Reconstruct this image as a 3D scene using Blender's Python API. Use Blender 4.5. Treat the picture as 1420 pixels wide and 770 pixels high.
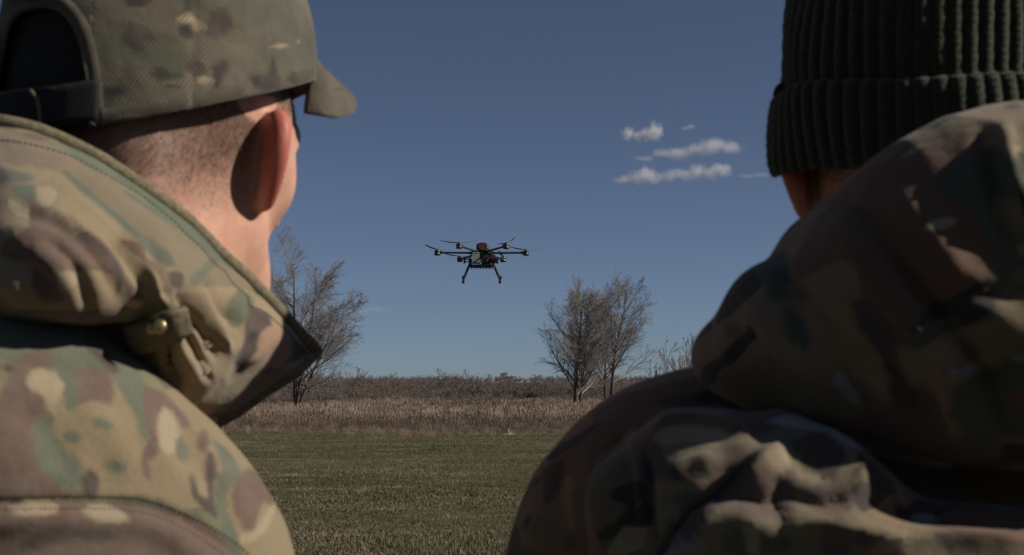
import bpy, bmesh, math, random
import numpy as np
from mathutils import Vector, Matrix

for _o in list(bpy.data.objects):
    bpy.data.objects.remove(_o)
SC = bpy.context.scene
COL = SC.collection
R_ = math.radians
rng = np.random.default_rng(7)
random.seed(7)

# ------------------------------------------------------------------ camera
EYE = np.array([0.0, 0.0, 1.5])
PITCH = math.atan(155 / 1972.0)
FPX = 1972.0                      # focal length in pixels of the 1420 px wide photograph (50 mm)
cam = bpy.data.cameras.new('camera')
cam.lens = 50.0
cam.sensor_width = 36.0
cam.sensor_fit = 'HORIZONTAL'
cam.clip_start = 0.02
cam.clip_end = 20000
cam.dof.use_dof = True
cam.dof.focus_distance = 24.0
cam.dof.aperture_fstop = 22.0
camo_ = bpy.data.objects.new('camera', cam)
COL.objects.link(camo_)
camo_.location = EYE
camo_.rotation_euler = (math.pi / 2 + PITCH, 0, 0)
SC.camera = camo_

# ------------------------------------------------------------------ light
SUN_AZ = R_(-8)       # from +X (right) towards +Y (ahead)
SUN_EL = R_(33.5)
TO_SUN = np.array([math.cos(SUN_EL) * math.cos(SUN_AZ), math.cos(SUN_EL) * math.sin(SUN_AZ), math.sin(SUN_EL)])
world = bpy.data.worlds.new('World')
SC.world = world
world.use_nodes = True
nt = world.node_tree
nt.nodes.clear()
_out = nt.nodes.new('ShaderNodeOutputWorld')
_bg = nt.nodes.new('ShaderNodeBackground')
_sky = nt.nodes.new('ShaderNodeTexSky')
_sky.sky_type = 'NISHITA'
_sky.sun_disc = False
_sky.sun_elevation = SUN_EL
_sky.sun_rotation = math.pi / 2 - SUN_AZ
_sky.altitude = 0
_sky.air_density = 0.5
_sky.dust_density = 0.2
_sky.ozone_density = 5.0
_hs = nt.nodes.new('ShaderNodeHueSaturation')
_hs.inputs['Saturation'].default_value = 0.82
_hs.inputs['Value'].default_value = 1.0
nt.links.new(_sky.outputs[0], _hs.inputs['Color'])
nt.links.new(_hs.outputs[0], _bg.inputs[0])
_bg.inputs[1].default_value = 0.0505
nt.links.new(_bg.outputs[0], _out.inputs[0])

sun = bpy.data.lights.new('sun', 'SUN')
sun.energy = 5.0
sun.angle = R_(0.5)
sun.color = (1.0, 0.93, 0.83)
suno = bpy.data.objects.new('sun', sun)
COL.objects.link(suno)
suno.location = (20, -6, 12)
suno.rotation_euler = Vector(tuple(TO_SUN)).to_track_quat('Z', 'Y').to_euler()

vs = SC.view_settings
vs.view_transform = 'Standard'
vs.look = 'None'
vs.exposure = 0.0
vs.gamma = 1.0
vs.use_curve_mapping = False
SC.render.engine = 'CYCLES'
SC.cycles.use_denoising = True
SC.cycles.max_bounces = 8
SC.cycles.diffuse_bounces = 3
SC.cycles.glossy_bounces = 2
SC.cycles.transmission_bounces = 4
SC.cycles.volume_bounces = 3
SC.cycles.transparent_max_bounces = 8
SC.cycles.caustics_reflective = False
SC.cycles.caustics_refractive = False

# ------------------------------------------------------------------ helpers: space
FWD = np.array([0, math.cos(PITCH), math.sin(PITCH)])
UPV = np.array([0, -math.sin(PITCH), math.cos(PITCH)])
RGT = np.array([1.0, 0, 0])


def P(px, py, d):
    """a point of the place, surveyed as photo pixel + metres in front of the camera"""
    return EYE + d * (FWD + (px - 710) / FPX * RGT + (385 - py) / FPX * UPV)


def proj(v):
    q = v - EYE
    d = q @ FWD
    return np.stack([710 + FPX * (q @ RGT) / d, 385 - FPX * (q @ UPV) / d, d], 1)


def ground_at(px, y):
    """x on the ground below photo column px at world depth y"""
    return (px - 710) / FPX * y


# ------------------------------------------------------------------ helpers: objects
def mesh_from(name, verts, faces, smooth=True):
    me = bpy.data.meshes.new(name)
    verts = np.asarray(verts, dtype=np.float32)
    if isinstance(faces, np.ndarray):
        n, k = faces.shape
        me.vertices.add(len(verts))
        me.vertices.foreach_set('co', verts.ravel())
        me.loops.add(n * k)
        me.loops.foreach_set('vertex_index', faces.astype(np.int32).ravel())
        me.polygons.add(n)
        me.polygons.foreach_set('loop_start', np.arange(0, n * k, k, dtype=np.int32))
        try:
            me.polygons.foreach_set('loop_total', np.full(n, k, dtype=np.int32))
        except Exception:
            pass
        me.update(calc_edges=True)
        me.validate()
    else:
        me.from_pydata([tuple(v) for v in verts], [], faces)
        me.update()
    if smooth:
        me.polygons.foreach_set('use_smooth', np.ones(len(me.polygons), dtype=bool))
    return me


def add(name, me, mat=None, parent=None, loc=None, rot=None):
    o = bpy.data.objects.new(name, me)
    COL.objects.link(o)
    if mat is not None and me is not None and not me.materials:
        me.materials.append(mat)
    if parent is not None:
        o.parent = parent
    if loc is not None:
        o.location = loc
    if rot is not None:
        o.rotation_euler = rot
    return o


def tag(o, label, cat, group=None, kind=None):
    if label:
        o['label'] = label
    if cat:
        o['category'] = cat
    if group:
        o['group'] = group
    if kind:
        o['kind'] = kind
    return o


def empty(name, loc, rotz=0.0):
    o = bpy.data.objects.new(name, None)
    COL.objects.link(o)
    o.location = loc
    o.rotation_euler = (0, 0, rotz)
    o.empty_display_size = 0.1
    return o


class MB:
    """collects simple shapes into one mesh"""
    def __init__(s):
        s.v = []
        s.f = []
        s.n = 0

    def put(s, v, f):
        s.v.append(np.asarray(v, float))
        s.f += [tuple(i + s.n for i in q) for q in f]
        s.n += len(v)
        return s

    def box(s, c, d, rot=None, taper=1.0):
        x, y, z = d[0] / 2, d[1] / 2, d[2] / 2
        t = taper
        v = np.array([(-x, -y, -z), (x, -y, -z), (x, y, -z), (-x, y, -z),
                      (-x * t, -y * t, z), (x * t, -y * t, z), (x * t, y * t, z), (-x * t, y * t, z)])
        if rot is not None:
            v = v @ np.array(rot).T
        return s.put(v + np.array(c), [(0, 3, 2, 1), (4, 5, 6, 7), (0, 1, 5, 4), (1, 2, 6, 5), (2, 3, 7, 6), (3, 0, 4, 7)])

    def tube(s, pts, rad, n=8, cap=True):
        pts = np.asarray(pts, float)
        rad = np.full(len(pts), rad) if np.isscalar(rad) else np.asarray(rad, float)
        v, f = tube_geo(pts, rad, n)
        s.put(v, f)
        if cap:
            b = s.n - len(v)
            s.f.append(tuple(b + i for i in range(n))[::-1])
            s.f.append(tuple(s.n - n + i for i in range(n)))
        return s

    def mesh(s, name, smooth=False):
        me = bpy.data.meshes.new(name)
        v = np.concatenate(s.v)
        me.from_pydata([tuple(q) for q in v], [], s.f)
        me.update()
        if smooth:
            me.polygons.foreach_set('use_smooth', np.ones(len(me.polygons), dtype=bool))
        return me


def tube_geo(pts, rad, n):
    t = np.gradient(pts, axis=0)
    t /= np.linalg.norm(t, axis=1)[:, None] + 1e-12
    ref = np.array([0, 0, 1.0]) if abs(t[0, 2]) < 0.9 else np.array([1.0, 0, 0])
    u = np.cross(t, ref)
    u /= np.linalg.norm(u, axis=1)[:, None] + 1e-12
    w = np.cross(t, u)
    a = np.arange(n) * 2 * math.pi / n
    v = pts[:, None] + rad[:, None, None] * (np.cos(a)[None, :, None] * u[:, None] + np.sin(a)[None, :, None] * w[:, None])
    f = []
    for i in range(len(pts) - 1):
        for k in range(n):
            k2 = (k + 1) % n
            f.append((i * n + k, i * n + k2, (i + 1) * n + k2, (i + 1) * n + k))
    return v.reshape(-1, 3), f


def catmull(p, n):
    """smooth curve through control points (rows of p), n samples"""
    p = np.asarray(p, float)
    m = len(p)
    t = np.linspace(0, m - 1, n)
    i = np.clip(t.astype(int), 0, m - 2)
    u = (t - i)[:, None]
    q = np.concatenate([2 * p[:1] - p[1:2], p, 2 * p[-1:] - p[-2:-1]])
    a, b, c, d = q[i], q[i + 1], q[i + 2], q[i + 3]
    return 0.5 * (2 * b + (c - a) * u + (2 * a - 5 * b + 4 * c - d) * u ** 2 + (3 * b - a - 3 * c + d) * u ** 3)


def grid_faces(nr, nc, wrap=False):
    r = np.arange(nr - 1)[:, None]
    c = np.arange(nc if wrap else nc - 1)[None, :]
    c2 = (c + 1) % nc
    f = np.stack([r * nc + c, r * nc + c2, (r + 1) * nc + c2, (r + 1) * nc + c], -1)
    return f.reshape(-1, 4)


# ------------------------------------------------------------------ helpers: sculpting with distance fields
def smin(a, b, k):
    h = np.clip(0.5 + 0.5 * (b - a) / k, 0, 1)
    return b + (a - b) * h - k * h * (1 - h)


def smax(a, b, k):
    return -smin(-a, -b, k)


def ell(p, c, r, rot=None):
    q = [p[i] - c[i] for i in range(3)]
    if rot is not None:
        m = rot
        q = [m[0][i] * q[0] + m[1][i] * q[1] + m[2][i] * q[2] for i in range(3)]   # transpose = into local
    k0 = np.sqrt((q[0] / r[0]) ** 2 + (q[1] / r[1]) ** 2 + (q[2] / r[2]) ** 2)
    k1 = np.sqrt((q[0] / r[0] ** 2) ** 2 + (q[1] / r[1] ** 2) ** 2 + (q[2] / r[2] ** 2) ** 2) + 1e-9
    return k0 * (k0 - 1) / k1


def cap(p, a, b, ra, rb):
    ba = [b[i] - a[i] for i in range(3)]
    L = sum(x * x for x in ba)
    pa = [p[i] - a[i] for i in range(3)]
    h = np.clip((pa[0] * ba[0] + pa[1] * ba[1] + pa[2] * ba[2]) / L, 0, 1)
    return np.sqrt(sum((pa[i] - ba[i] * h) ** 2 for i in range(3))) - (ra + (rb - ra) * h)


def chain(p, pts, rad, k=0.004):
    d = None
    for i in range(len(pts) - 1):
        c = cap(p, pts[i], pts[i + 1], rad[i], rad[i + 1])
        d = c if d is None else smin(d, c, k)
    return d


def rotz(a):
    c, s = math.cos(a), math.sin(a)
    return np.array([[c, -s, 0], [s, c, 0], [0, 0, 1.0]])


def axis_fine(segs):
    """rectilinear axis from (start, stop, step) pieces"""
    out = []
    for a, b, h in segs:
        n = max(1, int(round((b - a) / h)))
        out.append(np.linspace(a, b, n, endpoint=False))
    out.append(np.array([segs[-1][1]]))
    return np.concatenate(out).astype(np.float32)


def surface_nets(fn, xs, ys, zs):
    X, Y, Z = np.meshgrid(xs, ys, zs, indexing='ij', sparse=True)
    F = fn((X, Y, Z)).astype(np.float32)
    S = F < 0
    nx, ny, nz = F.shape
    c = [S[i:nx - 1 + i, j:ny - 1 + j, k:nz - 1 + k] for i in (0, 1) for j in (0, 1) for k in (0, 1)]
    anyS = c[0].copy()
    allS = c[0].copy()
    for q in c[1:]:
        anyS |= q
        allS &= q
    act = anyS & ~allS
    ii, jj, kk = np.nonzero(act)
    idx = np.full(act.shape, -1, np.int32)
    idx[ii, jj, kk] = np.arange(len(ii), dtype=np.int32)
    off = np.array([(i, j, k) for i in (0, 1) for j in (0, 1) for k in (0, 1)])
    val = np.stack([F[ii + o[0], jj + o[1], kk + o[2]] for o in off], 1)
    acc = np.zeros((len(ii), 3))
    cnt = np.zeros(len(ii))
    for a in range(8):
        for b in range(a + 1, 8):
            if np.abs(off[a] - off[b]).sum() != 1:
                continue
            va, vb = val[:, a], val[:, b]
            m = (va < 0) != (vb < 0)
            t = np.where(m, va / np.where(m, va - vb, 1), 0)
            acc += np.where(m[:, None], off[a] + (off[b] - off[a]) * t[:, None], 0)
            cnt += m
    loc = acc / cnt[:, None]
    vx = np.interp(ii + loc[:, 0], np.arange(nx), xs)
    vy = np.interp(jj + loc[:, 1], np.arange(ny), ys)
    vz = np.interp(kk + loc[:, 2], np.arange(nz), zs)
    V = np.stack([vx, vy, vz], 1)
    faces = []
    # x edges
    a, b = S[:-1, 1:-1, 1:-1], S[1:, 1:-1, 1:-1]
    for flip in (0, 1):
        i, j, k = np.nonzero((a & ~b) if not flip else (~a & b))
        j = j + 1
        k = k + 1
        q = np.stack([idx[i, j - 1, k - 1], idx[i, j, k - 1], idx[i, j, k], idx[i, j - 1, k]], 1)
        faces.append(q if not flip else q[:, ::-1])
    a, b = S[1:-1, :-1, 1:-1], S[1:-1, 1:, 1:-1]
    for flip in (0, 1):
        i, j, k = np.nonzero((a & ~b) if not flip else (~a & b))
        i = i + 1
        k = k + 1
        q = np.stack([idx[i - 1, j, k - 1], idx[i - 1, j, k], idx[i, j, k], idx[i, j, k - 1]], 1)
        faces.append(q if not flip else q[:, ::-1])
    a, b = S[1:-1, 1:-1, :-1], S[1:-1, 1:-1, 1:]
    for flip in (0, 1):
        i, j, k = np.nonzero((a & ~b) if not flip else (~a & b))
        i = i + 1
        j = j + 1
        q = np.stack([idx[i - 1, j - 1, k], idx[i, j - 1, k], idx[i, j, k], idx[i - 1, j, k]], 1)
        faces.append(q if not flip else q[:, ::-1])
    return V, np.concatenate(faces)


def vnormals(V, F):
    n = np.zeros_like(V)
    a, b, c, d = (V[F[:, i]] for i in range(4))
    fn = np.cross(c - a, d - b)
    for i in range(4):
        np.add.at(n, F[:, i], fn)
    return n / (np.linalg.norm(n, axis=1)[:, None] + 1e-12)


def relax(V, F, it=2, lam=0.5):
    e = np.concatenate([F[:, [0, 1]], F[:, [1, 2]], F[:, [2, 3]], F[:, [3, 0]]])
    for _ in range(it):
        s = np.zeros_like(V)
        c = np.zeros(len(V))
        np.add.at(s, e[:, 0], V[e[:, 1]])
        np.add.at(s, e[:, 1], V[e[:, 0]])
        np.add.at(c, e[:, 0], 1)
        np.add.at(c, e[:, 1], 1)
        V = V + lam * (s / np.maximum(c, 1)[:, None] - V)
    return V


def seg_dist(p, line):
    """distance of 2-D points to a polyline, plus signed side and position along it"""
    best = np.full(len(p), 1e9)
    side = np.zeros(len(p))
    along = np.zeros(len(p))
    L = np.concatenate([[0], np.cumsum(np.linalg.norm(np.diff(line, axis=0), axis=1))])
    for i in range(len(line) - 1):
        a, b = line[i], line[i + 1]
        d = b - a
        l2 = d @ d + 1e-12
        t = np.clip(((p - a) @ d) / l2, 0, 1)
        q = a + t[:, None] * d
        r = p - q
        dist = np.hypot(r[:, 0], r[:, 1])
        m = dist < best
        best = np.where(m, dist, best)
        side = np.where(m, d[0] * r[:, 1] - d[1] * r[:, 0], side)
        along = np.where(m, (L[i] + t * (L[i + 1] - L[i])) / L[-1], along)
    return best, np.sign(side), along


def strokes(V, F, items, dmax):
    """press creases / raise folds into cloth along lines surveyed in the photograph (nearest cloth layer only)"""
    N = vnormals(V, F)
    pr = proj(V)
    face = np.einsum('ij,ij->i', N, EYE - V) > -0.02
    ok = face & (pr[:, 2] < dmax)
    disp = np.zeros(len(V))
    idx = np.nonzero(ok)[0]
    p2 = pr[idx, :2]
    for it in items:
        pts, w, amp = it[0], it[1], it[2]
        mode = it[3] if len(it) > 3 else 'g'
        line = catmull(np.array(pts, float), 6 * len(pts))
        lo = line.min(0) - 4 * w
        hi = line.max(0) + 4 * w
        m = np.all((p2 > lo) & (p2 < hi), axis=1)
        if not m.any():
            continue
        d, s, al = seg_dist(p2[m], line)
        fade = np.clip(np.minimum(al, 1 - al) * 5 + 0.15, 0, 1)
        fade = np.where(np.minimum(al, 1 - al) < 1e-6, np.exp(-(d / w) ** 2) * 0.15, fade)
        if mode == 'c':      # a pinched crease or sharp-backed fold
            h = amp * np.exp(-(d / w) ** 1.15)
        elif mode == 'g':
            h = amp * np.exp(-(d / w) ** 2)
        else:        # 's': a step, one side raised with a sharp lip that eases away
            h = amp * np.where(s > 0, np.exp(-(d / (3 * w)) ** 2), -0.6 * np.exp(-(d / w) ** 2))
        disp[idx[m]] += h * fade
    return V + N * disp[:, None]


def hash_noise(p, seed=0):
    """smooth value noise, vectorised"""
    p = np.asarray(p, float)
    i = np.floor(p).astype(np.int64)
    f = p - i
    f = f * f * (3 - 2 * f)
    def h(ix, iy, iz):
        n = (ix * 374761393 + iy * 668265263 + iz * 1274126177 + seed * 974634541) & 0xFFFFFFFF
        n = ((n ^ (n >> 13)) * 1274126177) & 0xFFFFFFFF
        return ((n ^ (n >> 16)) & 0xFFFFFF) / float(0xFFFFFF)
    r = 0
    for dx in (0, 1):
        for dy in (0, 1):
            for dz in (0, 1):
                w = (f[:, 0] if dx else 1 - f[:, 0]) * (f[:, 1] if dy else 1 - f[:, 1]) * (f[:, 2] if dz else 1 - f[:, 2])
                r = r + w * h(i[:, 0] + dx, i[:, 1] + dy, i[:, 2] + dz)
    return r * 2 - 1


def put_attr(me, name, arr):
    a = me.attributes.new(name, 'FLOAT', 'POINT')
    a.data.foreach_set('value', np.asarray(arr, np.float32))

# ------------------------------------------------------------------ materials
class NB:
    """small node builder"""
    def __init__(s, name):
        s.m = bpy.data.materials.new(name)
        s.m.use_nodes = True
        s.t = s.m.node_tree
        s.t.nodes.clear()
        s.out = s.t.nodes.new('ShaderNodeOutputMaterial')

    def n(s, typ, **kw):
        x = s.t.nodes.new('ShaderNode' + typ)
        for k, v in kw.items():
            setattr(x, k, v)
        return x

    def set(s, sock, v):
        if isinstance(v, bpy.types.NodeSocket):
            s.t.links.new(v, sock)
        elif isinstance(v, (tuple, list)) and len(v) == 3 and sock.type == 'RGBA':
            sock.default_value = (*v, 1)
        else:
            sock.default_value = v

    def coord(s, which='Object'):
        return s.n('TexCoord').outputs[which]

    def mapping(s, vec, scale=(1, 1, 1), rot=(0, 0, 0), loc=(0, 0, 0)):
        m = s.n('Mapping')
        s.set(m.inputs['Vector'], vec)
        m.inputs['Scale'].default_value = scale
        m.inputs['Rotation'].default_value = rot
        m.inputs['Location'].default_value = loc
        return m.outputs[0]

    def noise(s, vec, scale, detail=2.0, rough=0.5, dist=0.0, out='Fac'):
        x = s.n('TexNoise')
        s.set(x.inputs['Vector'], vec)
        x.inputs['Scale'].default_value = scale
        x.inputs['Detail'].default_value = detail
        x.inputs['Roughness'].default_value = rough
        x.inputs['Distortion'].default_value = dist
        return x.outputs[out]

    def ramp(s, fac, lo, hi, smooth=True):
        x = s.n('MapRange')
        if smooth:
            x.interpolation_type = 'SMOOTHSTEP'
        s.set(x.inputs['Value'], fac)
        x.inputs['From Min'].default_value = lo
        x.inputs['From Max'].default_value = hi
        return x.outputs[0]

    def mix(s, fac, a, b, mode='MIX'):
        x = s.n('Mix', data_type='RGBA', blend_type=mode)
        s.set(x.inputs[0], fac)
        s.set(x.inputs[6], a)
        s.set(x.inputs[7], b)
        return x.outputs[2]

    def math(s, op, a, b=0.0, c=0.0):
        x = s.n('Math', operation=op)
        s.set(x.inputs[0], a)
        s.set(x.inputs[1], b)
        s.set(x.inputs[2], c)
        return x.outputs[0]

    def vmath(s, op, a, b=(0, 0, 0)):
        x = s.n('VectorMath', operation=op)
        s.set(x.inputs[0], a)
        s.set(x.inputs[1], b)
        return x.outputs['Value' if op in ('LENGTH', 'DISTANCE', 'DOT_PRODUCT') else 'Vector']

    def bump(s, height, strength=0.3, dist=0.001, normal=None):
        x = s.n('Bump')
        s.set(x.inputs['Height'], height)
        x.inputs['Strength'].default_value = strength
        x.inputs['Distance'].default_value = dist
        if normal is not None:
            s.set(x.inputs['Normal'], normal)
        return x.outputs[0]

    def bsdf(s, color, rough=0.8, metal=0.0, spec=0.3, normal=None, **kw):
        x = s.n('BsdfPrincipled')
        s.set(x.inputs['Base Color'], color)
        s.set(x.inputs['Roughness'], rough)
        s.set(x.inputs['Metallic'], metal)
        s.set(x.inputs['Specular IOR Level'], spec)
        if normal is not None:
            s.set(x.inputs['Normal'], normal)
        for k, v in kw.items():
            s.set(x.inputs[k.replace('_', ' ')], v)
        s.t.links.new(x.outputs[0], s.out.inputs['Surface'])
        return x

    def attr(s, name, out='Fac'):
        return s.n('Attribute', attribute_name=name).outputs[out]


def plain(name, color, rough=0.7, metal=0.0, spec=0.3, var=0.25, scale=40, bump=0.0):
    b = NB(name)
    c = b.coord()
    f = b.noise(c, scale, 3)
    col = b.mix(b.ramp(f, 0.3, 0.7), tuple(x * (1 - var) for x in color), tuple(min(1, x * (1 + var)) for x in color))
    nrm = b.bump(b.noise(c, scale * 3, 3), bump, 0.002) if bump else None
    r = b.math('MULTIPLY_ADD', f, 0.2, rough - 0.1)
    b.bsdf(col, r, metal, spec, nrm)
    return b.m


# printed cloth colours (linear)
TAN = (0.250, 0.190, 0.110)
OLIVE = (0.130, 0.130, 0.070)
GREEN = (0.095, 0.118, 0.075)
BROWN = (0.130, 0.080, 0.055)
DARK = (0.045, 0.032, 0.026)
CREAM = (0.40, 0.32, 0.20)


def camo(name, size=1.0, rot=(0, 0, 0), loc=(0, 0, 0), weave=900.0, twill=False, dull=1.0, rough=0.9,
         thr=(0.55, 0.56, 0.66, 0.69), pal=None, dark=False):
    """woodland / scrub print: soft tan-olive ground with green, brown, dark and cream shapes"""
    T, O, G, B, D, C = pal or (TAN, OLIVE, GREEN, BROWN, DARK, CREAM)
    dl = lambda c: tuple(x * dull for x in c)
    b = NB(name)
    c0 = b.mapping(b.coord(), rot=rot, loc=loc)
    warp = b.noise(c0, 16 / size, 2, 0.5, out='Color')
    w = b.vmath('MULTIPLY', b.vmath('SUBTRACT', warp, (0.5, 0.5, 0.5)), (0.03 * size,) * 3)
    c = b.vmath('ADD', c0, w)
    aniso = lambda sx, sz, l: b.mapping(c, scale=(sx, sx, sz), loc=l)
    ground = b.noise(aniso(1, 1.5, (0, 0, 0)), 9 / size, 1)
    col = b.mix(b.ramp(ground, 0.40, 0.58), dl(T), dl(O))
    g = b.noise(aniso(1, 1.9, (3.1, 0.7, 5.2)), 11 / size, 2, 0.45)
    col = b.mix(b.ramp(g, thr[0], thr[0] + 0.035), col, dl(G))
    br = b.noise(aniso(1, 1.6, (7.7, 2.2, 1.1)), 12 / size, 2, 0.5)
    col = b.mix(b.ramp(br, thr[1], thr[1] + 0.025), col, dl(B))
    dk = b.noise(aniso(0.9, 2.6, (1.7, 9.2, 4.4)), 19 / size, 1.5, 0.5)
    col = b.mix(b.ramp(dk, thr[2], thr[2] + 0.02), col, dl(D))
    cr = b.noise(aniso(1, 2.8, (12.7, 4.2, 8.4)), 21 / size, 1.5, 0.5)
    col = b.mix(b.ramp(cr, thr[3], thr[3] + 0.02), col, dl(C))
    # print shapes, and a few painted creases and sun spots, read off the photograph (stored on the cloth itself)
    dye = b.n('Attribute', attribute_name='dye')
    col = b.mix(b.attr('dye_a'), col, dye.outputs['Color'])
    # thread level: fading, lint, weave
    fade = b.noise(c0, 55, 4, 0.6)
    col = b.mix(b.math('MULTIPLY', b.ramp(fade, 0.3, 0.8), 0.22), col, (0.07, 0.06, 0.045) if dark else (0.22, 0.19, 0.14))
    fine = b.noise(c0, 700, 2, 0.6)
    col = b.mix(0.35, col, b.mix(1.0, col, b.mix(fine, (0.3, 0.3, 0.3), (1.6, 1.6, 1.6)), 'MULTIPLY'))
    if twill:
        wv = b.n('TexWave', wave_type='BANDS', bands_direction='DIAGONAL')
        b.set(wv.inputs['Vector'], b.mapping(b.coord('UV'), scale=(1, 1, 1)))
        wv.inputs['Scale'].default_value = 205
        wv.inputs['Distortion'].default_value = 0.6
        wv.inputs['Detail'].default_value = 1
        wv.inputs['Detail Scale'].default_value = 8
        col = b.mix(0.55, col, b.mix(1.0, col, b.mix(wv.outputs['Fac'], (0.35, 0.35, 0.35), (1.6, 1.6, 1.6)), 'MULTIPLY'))
        nrm = b.bump(wv.outputs['Fac'], 0.35, 0.0006)
    else:
        nrm = b.bump(fine, 0.35, 0.0006)
    nrm = b.bump(b.noise(c0, 60, 3, 0.55), 0.35, 0.003, nrm)
    b.bsdf(col, rough, 0, 0.25, nrm, Sheen_Weight=0.12, Sheen_Roughness=0.6)
    return b.m


def skin_mat(name, base, deep, hair=(0.078, 0.058, 0.046)):
    b = NB(name)
    c = b.coord()
    f = b.noise(c, 45, 4, 0.6)
    col = b.mix(b.ramp(f, 0.3, 0.72), base, deep)
    pores = b.noise(c, 900, 2)
    col = b.mix(0.25, col, b.mix(1.0, col, b.mix(pores, (0.55, 0.5, 0.5), (1.4, 1.4, 1.4)), 'MULTIPLY'))
    ear = b.attr('ear_glow')
    col = b.mix(b.math('MULTIPLY', ear, 0.75), col, (0.36, 0.070, 0.052))  # red of sun shining through the ears, mixed into the skin colour
    hm = b.attr('hair')
    grain = b.ramp(b.noise(b.mapping(c, scale=(1, 1, 0.35)), 1100, 2, 0.6), 0.30, 0.62)
    fac = b.math('MULTIPLY', hm, b.math('MULTIPLY_ADD', grain, 0.22, 0.50))
    col = b.mix(fac, col, hair)
    nrm = b.bump(pores, 0.12, 0.0004)
    b.bsdf(col, 0.55, 0, 0.35, nrm, Subsurface_Weight=b.math('MULTIPLY_ADD', ear, 0.35, 0.35), Subsurface_Radius=(1.0, 0.20, 0.1), Subsurface_Scale=b.math('MULTIPLY_ADD', ear, 0.004, 0.006))
    return b.m


def knit_mat(name, color):
    b = NB(name)
    c = b.coord()
    st = b.n('TexWave', wave_type='BANDS', bands_direction='Z')
    b.set(st.inputs['Vector'], c)
    st.inputs['Scale'].default_value = 70
    st.inputs['Distortion'].default_value = 3.0
    st.inputs['Detail'].default_value = 2
    st.inputs['Detail Scale'].default_value = 12
    fz = b.noise(c, 420, 4, 0.7)
    col = b.mix(b.ramp(fz, 0.3, 0.75), tuple(x * 0.55 for x in color), tuple(x * 1.5 for x in color))
    col = b.mix(b.math('MULTIPLY', st.outputs['Fac'], 0.35), col, tuple(x * 0.45 for x in color))
    nrm = b.bump(st.outputs['Fac'], 0.5, 0.0015)
    nrm = b.bump(fz, 0.5, 0.001, nrm)
    b.bsdf(col, 0.95, 0, 0.1, nrm, Sheen_Weight=0.25, Sheen_Roughness=0.5)
    return b.m


def stalk_mat(name, cols, scale=0.12, trans=0.0, rand=0.35, rough=0.85):
    """plants: colour drifts over the field (by where each clump stands) and from clump to clump"""
    b = NB(name)
    oi = b.n('ObjectInfo')
    ge = b.n('NewGeometry')
    pos = ge.outputs['Position']
    big = b.noise(b.mapping(pos, scale=(0.45, 1, 0)), scale, 3, 0.55)
    col = b.mix(b.ramp(big, 0.38, 0.62), cols[0], cols[1])
    mid = b.noise(b.mapping(pos, scale=(0.5, 1, 0)), scale * 5, 2)
    col = b.mix(b.ramp(mid, 0.52, 0.66), col, cols[2])
    rnd = b.ramp(oi.outputs['Random'], 0, 1, False)
    lum = b.mix(rnd, (1 - rand,) * 3, (1 + rand,) * 3)
    col = b.mix(1.0, col, lum, 'MULTIPLY')
    b.bsdf(col, rough, 0, 0.2)
    return b.m


def bark_mat(name, c1, c2):
    b = NB(name)
    c = b.coord()
    f = b.noise(b.mapping(c, scale=(6, 6, 1)), 3, 5, 0.6)
    b.bsdf(b.mix(b.ramp(f, 0.35, 0.7), c1, c2), 0.9, 0, 0.2, b.bump(f, 0.6, 0.02))
    return b.m


def ground_mat():
    b = NB('field_soil_and_turf')
    pos = b.n('NewGeometry').outputs['Position']
    big = b.noise(b.mapping(pos, scale=(0.35, 1, 0)), 0.22, 4, 0.6)
    turf = b.mix(b.ramp(big, 0.35, 0.65), (0.070, 0.066, 0.030), (0.095, 0.084, 0.045))
    sml = b.noise(b.mapping(pos, scale=(1, 1, 0)), 6, 5, 0.7)
    turf = b.mix(b.ramp(sml, 0.45, 0.75), turf, (0.125, 0.104, 0.066))
    fine = b.noise(pos, 45, 3, 0.7)
    turf = b.mix(b.ramp(fine, 0.35, 0.6), b.mix(0.6, turf, (0.018, 0.018, 0.008)), turf)
    straw = b.mix(b.ramp(sml, 0.3, 0.7), (0.075, 0.056, 0.036), (0.15, 0.115, 0.075))
    sep = b.n('SeparateXYZ')
    b.set(sep.inputs[0], pos)
    edge = b.math('ADD', sep.outputs['Y'], b.math('MULTIPLY', b.math('SUBTRACT', b.noise(b.mapping(pos, scale=(0.6, 1, 0)), 0.35, 4), 0.5), 10))
    col = b.mix(b.ramp(edge, 46, 51), turf, straw)
    far = b.mix(b.ramp(b.noise(pos, 0.05, 4), 0.4, 0.6), (0.055, 0.042, 0.030), (0.080, 0.064, 0.045))
    col = b.mix(b.ramp(sep.outputs['Y'], 118, 150), col, far)
    b.bsdf(col, 0.95, 0, 0.1, b.bump(fine, 0.6, 0.03))
    return b.m

# ================================================================== the setting
def hill(x, y):
    r = np.clip((y - 320) / 1300.0, 0, 1)
    h = 7.5 * r * r * (3 - 2 * r)
    h = h + 1.0 * r * np.sin(x * 0.004 + 1.0) + 0.08 * np.sin(x * 0.11 + y * 0.07) * np.clip((y - 8) / 30, 0, 1)
    h = h + 1.0 * np.exp(-((x + 3) / 45) ** 2 - ((y - 1400) / 120) ** 2)      # knoll under the village
    h = h + 0.035 * np.sin(x * 0.42 + 1.3 * np.sin(y * 0.21)) * np.clip((y - 8) / 15, 0, 1)
    return h


gx = np.concatenate([-np.geomspace(60, 6000, 26)[::-1], np.linspace(-58, 58, 90), np.geomspace(60, 6000, 26)])
gy = np.concatenate([-np.geomspace(10, 3000, 14)[::-1], np.linspace(-8, 130, 110), np.geomspace(133, 9000, 60)])
GX, GY = np.meshgrid(gx, gy)
GV = np.stack([GX, GY, hill(GX, GY)], -1).reshape(-1, 3)
ground = add('ground', mesh_from('ground', GV, grid_faces(len(gy), len(gx))), ground_mat())
tag(ground, 'flat open field of short turf and dry soil', None, kind='structure')


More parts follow.
